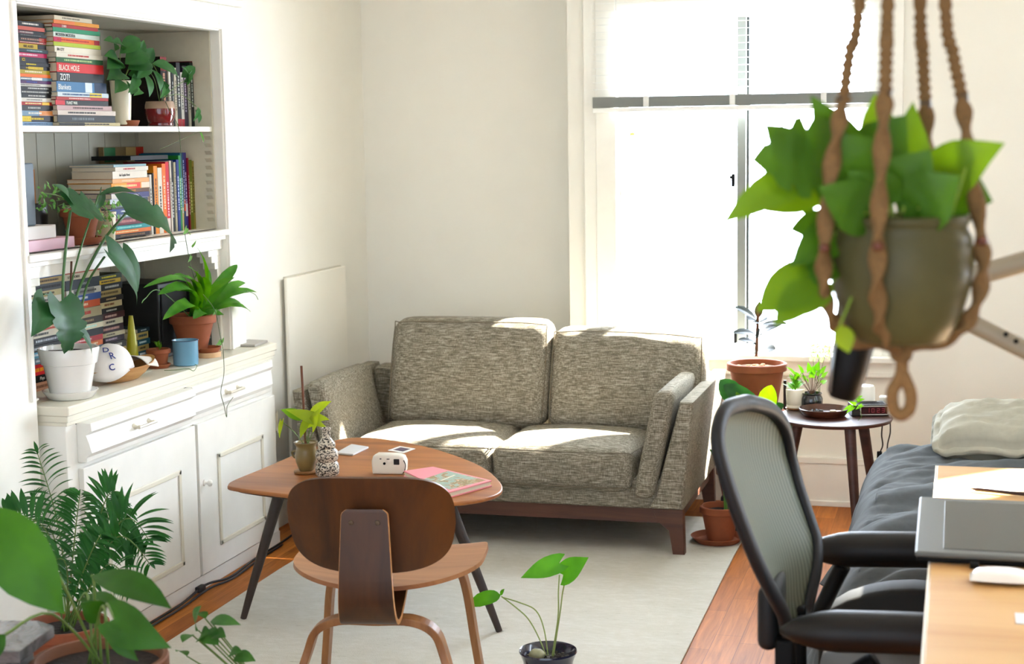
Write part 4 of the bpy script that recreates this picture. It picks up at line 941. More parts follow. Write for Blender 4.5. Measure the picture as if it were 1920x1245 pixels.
# little sprig by the clock
F_ = MB(); S_ = MB()
sp0 = aty(1608, 752, 6.0)
for b, t in (((1605, 748), (1618, 742)), ((1596, 762), (1580, 770)), ((1604, 758), (1590, 752)), ((1612, 750), (1600, 742)), ((1600, 764), (1586, 775)), ((1616, 760), (1604, 768)), ((1608, 752), (1622, 748))):
    leaf(F_, aty(*b, 6.0), aty(*t, 5.98), .014, (0, -1, .5), 'heart', .05, .2)
S_.tube(smoothpath([(aty(1595, 758, 6.06)).xyz, aty(1606, 756, 6.0), aty(1612, 768, 5.98), aty(1615, 782, 5.97), aty(1606, 790, 5.965)], 5), .0011, 6)
k = thing('trailing_vine', (sp0.x, 6.0, SZ), 'short bright green vine sprig between wooden dish and clock radio', 'vine')
put('foliage', F_, leafmat('#6ec02a', '#98dc4c', .5), k, smooth=True); put('stems', S_, STEM, k, smooth=True)
# tall feathery sprig at the window
F_ = MB(); k = thing('feathery_plant', (-.47, 6.2, SZ), 'airy feathery pale green sprig in front of the window sill', 'plant')
for i in range(90):
    p = aty(rnd(1518, 1556), rnd(645, 676), 6.22+rnd(-.03, .03)); a = rnd(0, 6.28); leaf(F_, p, p+Vector((math.cos(a), rnd(-.4, .4), math.sin(a)))*.010, .006, (0, -1, .3), 'oval', .05, .1)
put('foliage', F_, leafmat('#a6cf78', '#c6e39a', .5), k, smooth=True)
S_ = MB()
for px in (1525, 1538, 1550): S_.tube(smoothpath([Vector((-.50, 6.20, SZ+.05)), aty((1528+px)/2, 700, 6.2), aty(px, 655, 6.22)], 5), .001, 6)
put('stems', S_, STEM, k, smooth=True)
# cords below the table
tag(put('power_cord', MB().tube(smoothpath([aty(1655, 792, 6.24), aty(1653, 815, 6.4), aty(1655, 835, 6.5), aty(1649, 852, 6.6), aty(1648, 875, 6.7), aty(1648, 950, 6.9)], 6), .0028, 8).rbox(aty(1649, 850, 6.6).x-.010, aty(1649, 850, 6.6).x+.010, 6.59, 6.61, aty(1649, 850, 6.6).z-.03, aty(1649, 850, 6.6).z+.008, .003), BLACK, smooth='auto'), 'black power cord with plug hanging behind the side table', 'cord')
tag(put('power_cord', MB().tube(smoothpath([aty(1669, 788, 6.22), aty(1669, 812, 6.4), aty(1664, 835, 6.55), aty(1663, 870, 6.7), aty(1660, 950, 6.9)], 6), .0026, 8), BLACK, smooth=True), 'thin black cord without plug nearest the bed', 'cord')
# rubber plant in big terracotta pot on a stand
BY = 6.5; c = Vector((aty(1419, 680, BY).x, BY, .475))
k = thing('rubber_plant', c, 'rubber plant in a large terracotta pot by the window', 'potted plant')
pot(k, c, .078, .112, .205, TERRA, .03, .009, soil=False)
q = MB().lathe([(.1, 0), (.05, .004), (0, .006)], c+Vector((0, 0, .182)), 30); q.v = [p+Vector((0, 0, rnd(-.003, .004))) for p in q.v]; put('soil', q, mat('#8a6f55', 1, .5, 120, 1, .004), k)
q = MB()
for i in range(16):
    a, r = rnd(0, 6.28), rnd(.01, .07); p = c+Vector((r*math.cos(a)-.015, r*math.sin(a), .186)); q.cushion(p, (rnd(.012, .022),)*3, .005, n=2)
put('bark_chips', q, mat('#c98f5a', .8, .3, 80), k)['kind'] = 'stuff'
q = MB().tube(smoothpath([aty(1418, 668, BY), aty(1420, 620, BY), aty(1421, 595, BY), aty(1421, 575, BY)], 5), [.0065]*16, 8); put('stem', q, mat('#8a5a3a', .7), k, smooth=True)
for b, t, w_, kn in (((1418, 601), (1377, 576), .030, 'oval'), ((1417, 628), (1374, 624), .026, 'oval'), ((1419, 646), (1384, 637), .022, 'oval'), ((1424, 629), (1466, 608), .038, 'oval'), ((1424, 612), (1476, 607), .020, 'oval'), ((1423, 664), (1454, 655), .040, 'oval'), ((1414, 663), (1410, 645), .018, 'oval'), ((1421, 606), (1400, 598), .05, 'oval'), ((1421, 606), (1438, 600), .04, 'oval'), ((1422, 634), (1428, 612), .022, 'oval')):
    l = MB(); leaf(l, aty(*b, BY), aty(*t, BY-.05), w_*1.5, (0, -.7, 1), kn, .10, .2); put('leaf', l, L_RUB, k, smooth=True)
l = MB(); leaf(l, aty(1421, 597, BY), aty(1425, 565, BY), .034, (0, -1, .1), 'lance', .05, .4); put('leaf', l, mat('#6b4a30', .4), k, smooth=True)
k = thing('plant_stand', (c.x, c.y, 0), 'dark slim plant stand carrying the large terracotta pot', 'plant stand')
put('saucer', MB().lathe([(.10, 0), (.112, .004), (.118, .020), (.112, .020), (.1, .006), (0, .006)], c+Vector((0, 0, -.012)), 36), TERRA, k, smooth='auto')
for a in (.6, 2.2, 3.75, 5.3):
    x, y = c.x+.128*math.cos(a), c.y+.128*math.sin(a)
    put('post', MB().tube([(x, y, 0), (x, y, .60)], .0065, 10), mat('#2b2522', .5), k, smooth='auto')
put('crossbar', MB().rbox(c.x-.128, c.x+.128, c.y-.012, c.y+.012, .435, .461, .003).rbox(c.x-.012, c.x+.012, c.y-.128, c.y+.128, .434, .460, .003), mat('#2b2522', .5), k)
# terracotta pot on the floor with tall green stalk plant
c = Vector((-.893, 6.20, .0095))
k = thing('potted_plant', c, 'terracotta pot with two tall green stalks on the floor beside the sofa', 'potted plant')
saucer(k, c, .105, .024); pot(k, c+Vector((.01, .01, .007)), .052, .076, .135, TERRA, .028, .005)
q = MB()
for b, t in (((1362, 962), (1362, 780)), ((1367, 960), (1374, 900)), ((1360, 962), (1350, 850))): q.tube(smoothpath([aty(*b, 6.21), (aty(*b, 6.21)+aty(*t, 6.24))/2+Vector((.004, 0, 0)), aty(*t, 6.24)], 4), [.009]*4+[.006]*3+[.005]*2, 8, flat=lambda t: (1, .5))
put('stalks', q, leafmat('#5f9a3a', '#7fb454', .3), k, smooth=True)
for b, t, w_, kn, m_ in (((1385, 752), (1350, 712), .085, 'oval', L_DARK), ((1420, 765), (1356, 722), .075, 'oval', L_DARK), ((1437, 770), (1447, 722), .075, 'oval', leafmat('#5fae1c', '#86cc2e', .6)), ((1400, 770), (1380, 735), .03, 'oval', L_POTHOS), ((1448, 775), (1470, 758), .045, 'oval', L_DARK), ((1475, 800), (1500, 828), .05, 'heart', L_DARK), ((1362, 870), (1330, 842), .02, 'strap', L_DARK), ((1465, 798), (1490, 808), .03, 'heart', L_DARK)):
    l = MB(); leaf(l, aty(*b, 6.22), aty(*t, 6.16), w_, (0, -1, .4), kn, .12, .25); put('leaf', l, m_, k, smooth=True)
q = MB()
for b in ((1385, 752), (1420, 765), (1437, 770), (1475, 800)): q.tube(smoothpath([aty(1364, 790, 6.24), aty((1364+b[0])/2, (790+b[1])/2-14, 6.23), aty(*b, 6.22)], 5), .0032, 6)
put('petioles', q, mat('#6f9a44', .5), k, smooth=True)
# second terracotta pot behind it, on a dark box
c = Vector((-.885, 6.50, 0)); 
c = Vector((-.835, 6.36, 0)); 
k = thing('potted_plant', (aty(1370, 890, 6.39).x, 6.39, 0), 'terracotta pot half hidden between sofa arm and office chair', 'potted plant')
cc = Vector((aty(1372, 890, 6.39).x, 6.39, .15)); pot(k, cc, .038, .058, .115, TERRAD, .024, .005)
put('pot_feet', MB().box(cc.x-.04, cc.x+.04, 6.36, 6.42, 0, .15), mat('#1b1714', .8), k)
leafq = MB(); leaf(leafq, aty(1372, 872, 6.33), aty(1330, 843, 6.3), .018, (0, -1, .3), 'strap', .1); put('leaf', leafq, L_DARK, k, smooth=True)

# ================================================================ ON THE CABINET TOP
Z0 = .8075
def pos(px, py, z=Z0): return atz(px, py, z)
# monstera
c = Vector((-2.682, 4.468, Z0))
mo_ = thing('monstera_plant', c, 'split leaf monstera in a glossy white pot at the near end of the cabinet', 'potted plant')
put('saucer', MB().lathe([(.064, 0), (.070, .003), (.083, .021), (.087, .026), (.083, .027), (.066, .008), (0, .008)], c, 44), WHITEGL, mo_, smooth='auto')
pc2 = c+Vector((0, 0, .009)); put('pot', MB().lathe([(.058, 0), (.062, .003), (.080, .100), (.086, .102), (.095, .148), (.093, .152), (.087, .151), (.084, .135), (0, .130)], pc2, 48), WHITEGL, mo_, smooth='auto')
q = MB().lathe([(.084, 0), (.04, .004), (0, .004)], pc2+Vector((0, 0, .134)), 26); q.v = [p+Vector((0, 0, rnd(-.003, .004))) for p in q.v]; put('soil', q, SOIL, mo_)
def XM(px, py, x=-2.66): return atx(px, py, x)
root = pc2+Vector((0, 0, .125)); q = MB()
for pts, r in (([root, XM(118, 560), XM(122, 480), XM(130, 410), XM(133, 395)], .0045), ([root, XM(135, 590), XM(155, 525), XM(195, 450), XM(235, 402)], .0048), ([root+Vector((0, .01, 0)), XM(150, 590), XM(165, 530), XM(190, 490), XM(196, 482)], .0038), ([root, XM(112, 590), XM(105, 570)], .004), ([root, XM(130, 560), XM(150, 470), XM(185, 365)], .003), ([root, XM(115, 580), XM(95, 555), XM(82, 552)], .0022)):
    q.tube(smoothpath(pts, 6), r, 8)
put('stems', q, mat('#3f6a34', .45, .1), mo_, smooth=True)
put('support_stick', MB().tube([root, XM(134, 490)], .0035, 8), mat('#5a3a28', .7), mo_, smooth=True)
for b, t, w_, kn, m_, up, ar, x in (((132, 386), (196, 412), .13, 'mon', L_MON, (1, .1, .9), .10, -2.62), ((132, 378), (98, 345), .05, 'heart', L_MON, (1, 0, .6), .08, -2.64),
    ((236, 398), (318, 474), .13, 'mon', L_MON, (1, .3, .55), .22, -2.60), ((185, 366), (268, 372), .040, 'lance', L_MON, (.5, 0, 1), .10, -2.66),
    ((203, 474), (256, 574), .125, 'heart', L_MON, (1, .2, .35), .12, -2.61), ((228, 476), (258, 548), .085, 'heart', leafmat('#2f5a34', '#3a6a3c', .2), (1, -.2, .3), .1, -2.63),
    ((112, 566), (120, 664), .155, 'mon', L_MON, (1, -.1, .5), .14, -2.60), ((85, 566), (58, 632), .095, 'heart', L_MON, (1, -.3, .5), .10, -2.62),
    ((145, 615), (172, 664), .055, 'heart', L_MON, (1, .2, .4), .10, -2.60), ((190, 362), (175, 398), .035, 'heart', L_MON, (1, .2, .4), .10, -2.68)):
    l = MB(); leaf(l, XM(*b, x=x), XM(*t, x=x+.02), w_, up, kn, ar, .22, .03); put('leaf', l, m_, mo_, smooth=True)
# wooden bowl and cap
c = pos(232, 714); c = Vector((-2.700, 4.83, Z0))
def oval(q, c, sx_, sy_, rz): return q.xf(Matrix.Translation(c) @ Matrix.Rotation(rz, 4, 'Z') @ Matrix.Diagonal((sx_, sy_, 1, 1)))
k = thing('wooden_bowl', c, 'shallow oval light wooden bowl on the cabinet top', 'bowl')
bm_ = MB().lathe([(.045, 0), (.055, .002), (.085, .018), (.112, .044), (.115, .050), (.110, .050), (.082, .024), (.05, .009), (0, .008)], seg=48)
bm_.v = [p+Vector((0, 0, .018*max(0, p.y/.115)**2)) if p.z > .01 else p for p in bm_.v]
put('bowl', oval(bm_, c, .62, 1.42, math.radians(-6)), wood('#a9763c', '#cfa062', 'y', 8, .4), k, smooth='auto')
c2 = c+Vector((-.005, -.03, .030))
k = thing('baseball_cap', c2, 'white cap with navy letters lying in the wooden bowl', 'cap')
V = []; F = []; n1, n2 = 14, 32
for i in range(n1+1):
    ph = i/n1*math.pi/2
    for j in range(n2):
        a = 2*math.pi*j/n2; r = math.sin(ph) if i else 0
        V.append(Vector((.066*r*math.cos(a), .098*r*math.sin(a), .100*math.cos(ph)**.8+.006*math.sin(a*3+1)*math.sin(ph))))
for i in range(n1):
    for j in range(n2): F.append((i*n2+j, i*n2+(j+1) % n2, (i+1)*n2+(j+1) % n2, (i+1)*n2+j))
CAPW = mat('#e9e6e2', .85, .03, 20, .2)
Mcap = Matrix.Translation(c2+Vector((0, -.03, .002))) @ Matrix.Rotation(math.radians(-6), 4, 'Y') @ Matrix.Rotation(math.radians(9), 4, 'X')
Mbrim = Matrix.Translation(c2+Vector((.02, .0, .012))) @ Matrix.Rotation(math.radians(-4), 4, 'X')
put('crown', MB().add(V, F).xf(Mcap), CAPW, k, smooth=True, solid=.002)
V = []; F = []
for i in range(9):
    for j in range(13):
        u, v = i/8, (j/12-.5)*2; y = .070+.125*u*(1-.25*v*v); x = v*.060*(1-.18*u*u); z = .012+.030*(1-v*v)-.012*u
        V.append(Vector((x, y, z)))
for i in range(8):
    for j in range(12): F.append((i*13+j, i*13+j+1, (i+1)*13+j+1, (i+1)*13+j))
put('brim', MB().add(V, F).xf(Mbrim), mat('#dcd6cc', .85), k, smooth=True, solid=.003)
CAPP = (Mcap, k)
# yellow cone vase
c = Vector((-2.80, 5.085, Z0))
tag(put('cone_vase', MB().lathe([(.034, 0), (.034, .006), (.027, .012), (.0235, .03), (.012, .15), (.0075, .19), (.004, .19), (.004, .15), (0, .15)], c, 30), mat('#a8a40c', .4), smooth='auto'), 'tall pointed yellow vase between the cap and the books', 'vase')
# small terracotta with succulent
c = Vector((-2.725, 5.135, Z0))
k = thing('potted_plant', c, 'small terracotta pot with a tiny sprouting plant beside the blue mug', 'potted plant')
saucer(k, c, .043, .014); pot(k, c+Vector((0, 0, .006)), .028, .040, .062, TERRA, .016, .003)
F_ = MB(); bush(F_, c+Vector((0, 0, .058)), 14, .02, .02, .028, .007); put('foliage', F_, L_POTHOS, k, smooth=True)
# blue enamel mug
c = Vector((-2.660, 5.215, Z0))
k = thing('enamel_mug', c, 'light blue enamel mug on the cabinet top', 'mug')
BLUE = mat('#6fa5c2', .25, .02, 8, coat=.3)
put('cup', MB().lathe([(.040, 0), (.0445, .003), (.0455, .086), (.047, .089), (.0455, .091), (.044, .088), (.042, .006), (0, .006)], c, 44), BLUE, k, smooth='auto')
put('rim', MB().tube([c+Vector((.0465*math.cos(i*math.pi/16), .0465*math.sin(i*math.pi/16), .090)) for i in range(33)], .0014, 6), mat('#2f4a66', .3), k, smooth=True)
# fern in terracotta pot
c = Vector((-2.728, 5.415, Z0))
k = thing('birds_nest_fern', c, 'bushy bright green fern in a terracotta pot at the far end of the cabinet', 'potted plant')
put('cork_mat', MB().lathe([(.050, 0), (.050, .018), (0, .018)], c+Vector((.045, .02, 0)), 30), mat('#d9b186', .8), k, smooth='auto')
saucer(k, c+Vector((.045, .02, .018)), .052, .018)
put('riser', MB().lathe([(.04, 0), (.04, .03), (0, .03)], c, 26), TERRAD, k)
fc = c+Vector((0, 0, .03)); pot(k, fc, .050, .080, .130, TERRA, .032, .006)
hub = fc+Vector((0, 0, .11)); X0 = -2.67
FR = [((345, 555), (305, 600), .040), ((350, 545), (296, 553), .042), ((355, 540), (325, 515), .034), ((365, 540), (368, 462), .030), ((380, 540), (445, 496), .036), ((385, 545), (440, 520), .034), ((385, 560), (482, 548), .030), ((390, 565), (470, 585), .034), ((365, 560), (362, 598), .034), ((375, 555), (385, 520), .040), ((345, 560), (268, 540), .026), ((380, 560), (420, 590), .034), ((370, 550), (345, 520), .036), ((385, 555), (460, 530), .030), ((360, 555), (330, 545), .040), ((375, 560), (400, 575), .040), ((385, 560), (452, 568), .03), ((368, 545), (392, 505), .034), ((360, 545), (352, 500), .03)]
for i, (b, t, w_) in enumerate(FR):
    dx_ = rnd(-.01, .06); B = hub+Vector((rnd(-.015, .02), rnd(-.02, .02), 0)); T = atx(*t, X0+dx_+.02)
    l = MB(); leaf(l, B, T, w_*1.25, (.7, 0, 1), 'strap', .16, .3, .06); put('frond', l, L_FERN, k, smooth=True)
q = MB(); tt = [hub, atx(300, 545, X0+.06), atx(272, 560, X0+.07), atx(266, 568, X0+.08)]; q.tube(smoothpath(tt, 6), .0018, 6); q.tube(smoothpath([atx(462, 545, X0+.08), atx(478, 552, X0+.08), atx(484, 562, X0+.09)], 5), .0012, 6); put('tendril', q, mat('#4c7a34', .5), k, smooth=True)
# black boxes behind the fern
c = Vector((-2.90, 5.42, Z0))
k = thing('black_speaker', c, 'black upright speaker box standing behind the fern', 'speaker')
put('cabinet', MB().rbox(-3.02, -2.82, 5.33, 5.56, Z0, 1.085, .006, 3), mat('#131313', .5), k)
put('grille', MB().rbox(-2.82, -2.814, 5.345, 5.545, Z0+.015, 1.07, .004), mat('#1c1c1d', .9, .2, 200), k)
k = thing('black_router', (-2.79, 5.65, Z0), 'slim black device with small pale symbols behind the fern', 'router')
put('body', MB().rbox(-2.83, -2.75, 5.565, 5.62, Z0+.008, 1.04, .005).xf(Matrix.Identity(4)), mat('#1d2020', .35), k)
m = MB()
for i, z in enumerate((.855, .885, .905, .925, .945, .965, .985)): m.rbox(-2.7505, -2.7495, 5.585, 5.60, z, z+.005, .0002)
put('symbols', m, mat('#aab0ac', .5), k)
put('foot', MB().rbox(-2.85, -2.735, 5.555, 5.63, Z0, Z0+.010, .003), BLACK, k)
tag(put('black_cable', MB().tube(smoothpath([(-2.76, 5.625, Z0+.03), (-2.74, 5.68, Z0+.034), (-2.72, 5.75, Z0+.028), (-2.70, 5.79, Z0+.006)], 6), .0032, 8), BLACK, smooth=True), 'short black cable arching from the black device', 'cable')
P = [pos(*q) for q in ((432, 650), (478, 651), (502, 642), (458, 640))]
tag(slab('phone', P, .009, mat('#a7a29a', .35), '', '', z0=Z0), 'flat grey phone lying at the far end of the cabinet top', 'phone')
# dangling vine (from the top shelf, over cabinet drawers)
vn = thing('trailing_vine', (-2.66, 5.45, 1.66), 'long thin vine trailing from the top shelf down over the drawers', 'vine')
XV = -2.655
pts = [(310, 190), (322, 215), (335, 240), (340, 300), (345, 380), (346, 430), (352, 470), (358, 500), (372, 540), (402, 580), (412, 625), (418, 655), (420, 700), (414, 735), (420, 760), (425, 782), (426, 762), (437, 745)]
xs = [-2.75, -2.70, -2.66, -2.66, -2.66, -2.652, -2.65, -2.65, -2.64, -2.62, -2.60, -2.58, -2.575, -2.572, -2.572, -2.572, -2.572, -2.572]
q = MB().tube(smoothpath([atx(a_, b_3, x) for (a_, b_3), x in zip(pts, xs)], 5), .0013, 6)
q.tube(smoothpath([atx(300, 280, -2.66), atx(340, 262, -2.66), atx(372, 248, -2.665), atx(378, 252, -2.66)], 4), .0010, 6)
put('stems', q, mat('#4f5f34', .6), vn, smooth=True)
F_ = MB()
for b, t, w_ in (((376, 250), (382, 268), .018), ((350, 428), (343, 440), .02), ((353, 434), (356, 442), .016), ((358, 480), (352, 492), .014), ((360, 462), (368, 450), .014), ((405, 582), (398, 592), .012), ((412, 645), (420, 632), .020), ((414, 640), (404, 648), .018), ((365, 520), (372, 505), .012), ((430, 750), (438, 735), .008)):
    leaf(F_, atx(*b, XV+.01), atx(*t, XV+.025), w_, (1, 0, .3), 'heart', .05, .2)
put('foliage', F_, leafmat('#4f8a34', '#6aa24a', .35), vn, smooth=True)
tag(put('vine_sprig', MB().tube(smoothpath([(-2.66, 5.05, Z0+.004), (-2.63, 5.08, Z0+.002), (-2.60, 5.11, Z0+.003), (-2.588, 5.13, .800), (-2.585, 5.15, .815), (-2.59, 5.145, .822)], 5), .0012, 6), STEM, smooth=True), 'tiny green sprig creeping over the cabinet edge below the mug', 'vine')

# ================================================================ FOREGROUND PLANTS (lower left)
c = Vector((-2.47, 4.03, 0)); 
k = thing('parlour_palm', c, 'feathery green palm in a terracotta pot at the near end of the cabinet', 'potted plant')
pot(k, c, .075, .115, .225, TERRAD, .03, .008); hub = c+Vector((0, 0, .20))
def PX(px, py, y): return aty(px, py, y)
FRD = [((150, 1120), (110, 990), (68, 842), 4.05, .85), ((160, 1110), (190, 960), (215, 920), 4.0, .8), ((165, 1110), (225, 980), (282, 1015), 3.95, 1), ((160, 1110), (215, 1010), (284, 1060), 3.9, .8), ((150, 1120), (90, 1000), (10, 960), 4.0, .9), ((150, 1120), (80, 1040), (-20, 1020), 3.92, .9), ((155, 1120), (140, 1010), (150, 925), 3.95, .8), ((160, 1120), (200, 1060), (250, 1110), 3.85, .7), ((155, 1120), (120, 1050), (40, 1095), 3.85, .8), ((160, 1115), (180, 1020), (240, 950), 4.08, .8), ((150, 1120), (105, 1020), (60, 930), 4.1, .8), ((160, 1120), (165, 1050), (190, 1000), 3.85, .7)]
F_ = MB(); S_ = MB()
for b, m_, t, y, sc in FRD:
    P = smoothpath([hub+Vector((rnd(-.02, .02), rnd(-.02, .02), 0)), PX(*m_, y), PX(*t, y)], 9); S_.tube(P, [.0028-.0018*i/(len(P)-1) for i in range(len(P))], 6)
    n = len(P)
    for i in range(4, n-1):
        d = (P[min(i+1, n-1)]-P[i-1]).normalized(); s_ = d.cross(Vector((0, -1, .35))).normalized()
        for sg in (-1, 1):
            for h_ in ((0, .5) if i % 2 else (.25,)):
                L = .105*sc*math.sin(math.pi*min(1, (i-3+h_)/(n-2.5))*.86+.25); p = P[i].lerp(P[min(i+1, n-1)], h_)
                dr = (s_*sg*.95+d*.55+Vector((0, rnd(-.25, .25), -.28))).normalized(); leaf(F_, p, p+dr*L, .0175*sc, (0, -.3, 1), 'lance', .10, .3)
    leaf(F_, P[-2], P[-1]+(P[-1]-P[-2])*1.6, .011, (0, -.3, 1), 'lance', .1)
put('fronds', F_, L_PALM, k, smooth=True); put('stems', S_, STEM, k, smooth=True)

c = Vector((-1.715, 2.92, .290))
k = thing('leafy_potted_plant', c, 'out of focus big leaved plant in a wide terracotta pot in the lower left corner', 'potted plant')
put('pot', MB().lathe(potmesh(.10, .135, .245, .035, .008), c), mat('#6b3f22', .7, .1, 8), k, smooth='auto')
put('soil', MB().lathe([(.127, 0), (0, .005)], c+Vector((0, 0, .222)), 24), SOIL, k)
S_ = MB()
for b, t, w_, kn, y, m_, up in (((-20, 950), (122, 1152), .125, 'lance', 2.6, leafmat('#2c6408', '#3c7810', .3), (.2, -1, .3)), ((172, 1080), (322, 1142), .072, 'lance', 2.9, L_FG, (0, -.5, 1)), ((215, 1160), (322, 1215), .085, 'heart', 2.8, L_FG, (0, -1, .3)), ((150, 1125), (232, 1140), .045, 'lance', 2.95, L_FG, (0, -.5, 1)), ((200, 1165), (260, 1240), .04, 'lance', 2.8, L_FG, (0, -1, .2)), ((185, 1150), (150, 1130), .05, 'heart', 2.9, L_FG, (0, -1, .5)), ((10, 1190), (-30, 1245), .05, 'lance', 2.7, L_FG, (0, -1, .5))):
    B, T = aty(*b, y), aty(*t, y-.03); l = MB(); leaf(l, B, T, w_, up, kn, .10, .2); put('leaf', l, m_, k, smooth=True)
    S_.tube(smoothpath([c+Vector((rnd(-.03, .03), 0, .225)), (c+Vector((0, 0, .26))+B)/2+Vector((0, 0, .06)), B], 5), .003, 6)
put('stems', S_, STEM, k, smooth=True)
k = thing('plant_stool', (c.x, c.y, 0), 'low wooden stool under the terracotta pot in the lower left corner', 'stool')
put('seat', MB().lathe([(.15, 0), (.155, .01), (.15, .025), (0, .025)], (c.x, c.y, .265), 36), BIRCH, k, smooth='auto')
for a in (.5, 2.6, 4.7): put('leg', MB().tube([(c.x+.14*math.cos(a), c.y+.14*math.sin(a), 0), (c.x+.09*math.cos(a), c.y+.09*math.sin(a), .267)], [.011, .015], 12), BIRCH, k, smooth='auto')
# grey marbled block
P = [atz(*q, .60) for q in ((-120, 1163), (72, 1163), (101, 1173), (36, 1221), (-150, 1224))]
mk, ntk, bk_ = base('marble'); nk = noise(ntk, 6, 6, dist=2.0); rk = ramp(ntk, nk.outputs[0], [(.4, '#4e4f51'), (.52, '#6a6b6d'), (.6, '#444547')]); ntk.links.new(rk.outputs[0], bk_.inputs['Base Color']); bk_.inputs['Roughness'].default_value = .15
k = thing('stone_side_table', (P[1].x-.12, P[1].y, 0), 'grey marbled table corner at the lower left edge', 'side table')
put('tabletop', MB().prism([(p.x, p.y) for p in P], .575, .60, 'z', .002), mk, k)
cx_ = sum(p.x for p in P)/5; cy_ = sum(p.y for p in P)/5
put('column', MB().rbox(cx_-.08, cx_+.06, cy_-.05, cy_+.05, 0, .575, .004), mat('#5a5b5c', .4), k)
# small herb
c = Vector((-1.46, 3.25, 0))
k = thing('small_leafy_plant', c, 'small out of focus leafy plant at the bottom edge in front of the rug', 'potted plant')
put('pot', MB().lathe(potmesh(.05, .075, .30, .03, .006), c), TERRAD, k, smooth='auto'); S_ = MB(); hub = c+Vector((0, 0, .28))
for b, t, w_ in (((372, 1182), (378, 1135), .040), ((395, 1165), (452, 1172), .030), ((385, 1185), (410, 1210), .045), ((400, 1190), (424, 1195), .035), ((360, 1190), (342, 1205), .03), ((440, 1232), (480, 1240), .034), ((385, 1160), (368, 1150), .03), ((375, 1200), (395, 1185), .04), ((430, 1230), (455, 1222), .03), ((350, 1230), (330, 1222), .03)):
    B, T = aty(*b, 3.25), aty(*t, 3.2); l = MB(); leaf(l, B, T, w_, (0, -.8, .8), 'lance', .1, .3); put('leaf', l, leafmat('#2f5f2c', '#4a8038', .3), k, smooth=True)
    S_.tube(smoothpath([hub, (hub+B)/2+Vector((.01, 0, .01)), B], 4), .0016, 6)
put('stems', S_, STEM, k, smooth=True)
# ================================================================ BOOKS
TEXTS = []
def say(txt, size, origin, parent, m, sx_=1.0, kind='spine', M=None, name='lettering'):
    TEXTS.append((txt, size, Vector(origin), parent, m, sx_, M, name))
BCM = {}
def cm(h):
    if h not in BCM:
        c = h.lstrip('#'); v = [int(c[i:i+2], 16) if len(c) == 6 else int(c[i//2]*2, 16) for i in (0, 2, 4)]; g_ = sum(v)/3
        BCM[h] = mat([255*(max(0, min(255, g_+(x-g_)*1.15))/255)**1.4*.93 for x in v], .55, .03, 25, spec=.25)
    return BCM[h]
def blocks(q, x, y0, y1, z0, z1, seed):
    """word-like print marks on a spine"""
    r = random.Random(seed); y = y0
    while y < y1:
        w_ = r.uniform(.003, .009); h = (z1-z0)
        q.box(x, x+.0004, y, min(y1, y+w_), z0, z1); y += w_+r.uniform(.001, .0035)
BN = [0]
def flatbook(xf, y0, y1, z0, T, depth, col, label, group, txt=None, tc='#f2ede0', ts=1.0, patches=(), prt=None):
    BN[0] += 1; r = random.Random(BN[0]*13)
    xf = xf+r.uniform(-.004, .004); T2 = T-.0006
    m = MB().box(xf-depth, xf, y0, y1, z0, z0+.0013).box(xf-depth, xf, y0, y1, z0+T2-.0013, z0+T2).box(xf-.0015, xf, y0, y1, z0+.0013, z0+T2-.0013)
    o = tag(put('book', m, cm(col)), label, 'book', group)
    put('pages', MB().box(xf-depth+.002, xf-.0015, y0+.002, y1-.002, z0+.0013, z0+T2-.0013), PAGES, o)
    for (a, b, c_) in patches:
        L = y1-y0; put('spine_patch', MB().box(xf, xf+.0003, y0+a*L, y0+b*L, z0+.0006, z0+T2-.0006), cm(c_), o)
    if txt: 
        fs_, off, tcol = txt[1], txt[2], txt[3]
        say(txt[0], fs_, (xf+.0006, y0+off, z0+T2*.5-fs_*.36), o, cm(tcol), txt[4] if len(txt) > 4 else 1)
    elif prt != 0:
        q = MB(); L = y1-y0; a = r.uniform(.08, .3); b = r.uniform(.55, .9); blocks(q, xf+.0003, y0+a*L, y0+b*L, z0+T2*.34, z0+T2*.68, BN[0]); put('spine_print', q, cm(tc), o)
    return o
def upbook(xf, y0, T, z0, H, depth, col, label, group, tc='#f2ede0', patches=(), prt=True, lean=0):
    BN[0] += 1; r = random.Random(BN[0]*17); y1 = y0+T-.0006; z1 = z0+H; xf = xf+r.uniform(-.003, .003)
    m = MB().box(xf-depth, xf, y0, y0+.0014, z0, z1).box(xf-depth, xf, y1-.0014, y1, z0, z1).box(xf-.0016, xf, y0+.0014, y1-.0014, z0, z1)
    o = tag(put('book', m, cm(col)), label, 'book', group)
    put('pages', MB().box(xf-depth+.002, xf-.0016, y0+.0014, y1-.0014, z0+.003, z1-.003), PAGESV, o)
    for (a, b, c_) in patches: put('spine_patch', MB().box(xf, xf+.0003, y0+.0004, y1-.0004, z0+a*H, z0+b*H), cm(c_), o)
    if prt:
        q = MB(); z = z0+H*r.uniform(.2, .35); ze = z0+H*r.uniform(.65, .9); w_ = T*.3
        while z < ze: h = r.uniform(.004, .012); q.box(xf+.0003, xf+.0006, (y0+y1)/2-w_/2, (y0+y1)/2+w_/2, z, z+h); z += h+r.uniform(.0015, .005)
        put('spine_print', q, cm(tc), o)
    return o
ORD = ['top', 'second', 'third', 'fourth', 'fifth', 'sixth', 'seventh', 'eighth', 'ninth', 'tenth', 'eleventh', 'twelfth', 'thirteenth', 'fourteenth', 'fifteenth', 'sixteenth', 'seventeenth', 'eighteenth', 'nineteenth', 'twentieth', 'twenty-first', 'twenty-second', 'twenty-third', 'twenty-fourth', 'twenty-fifth', 'twenty-sixth']
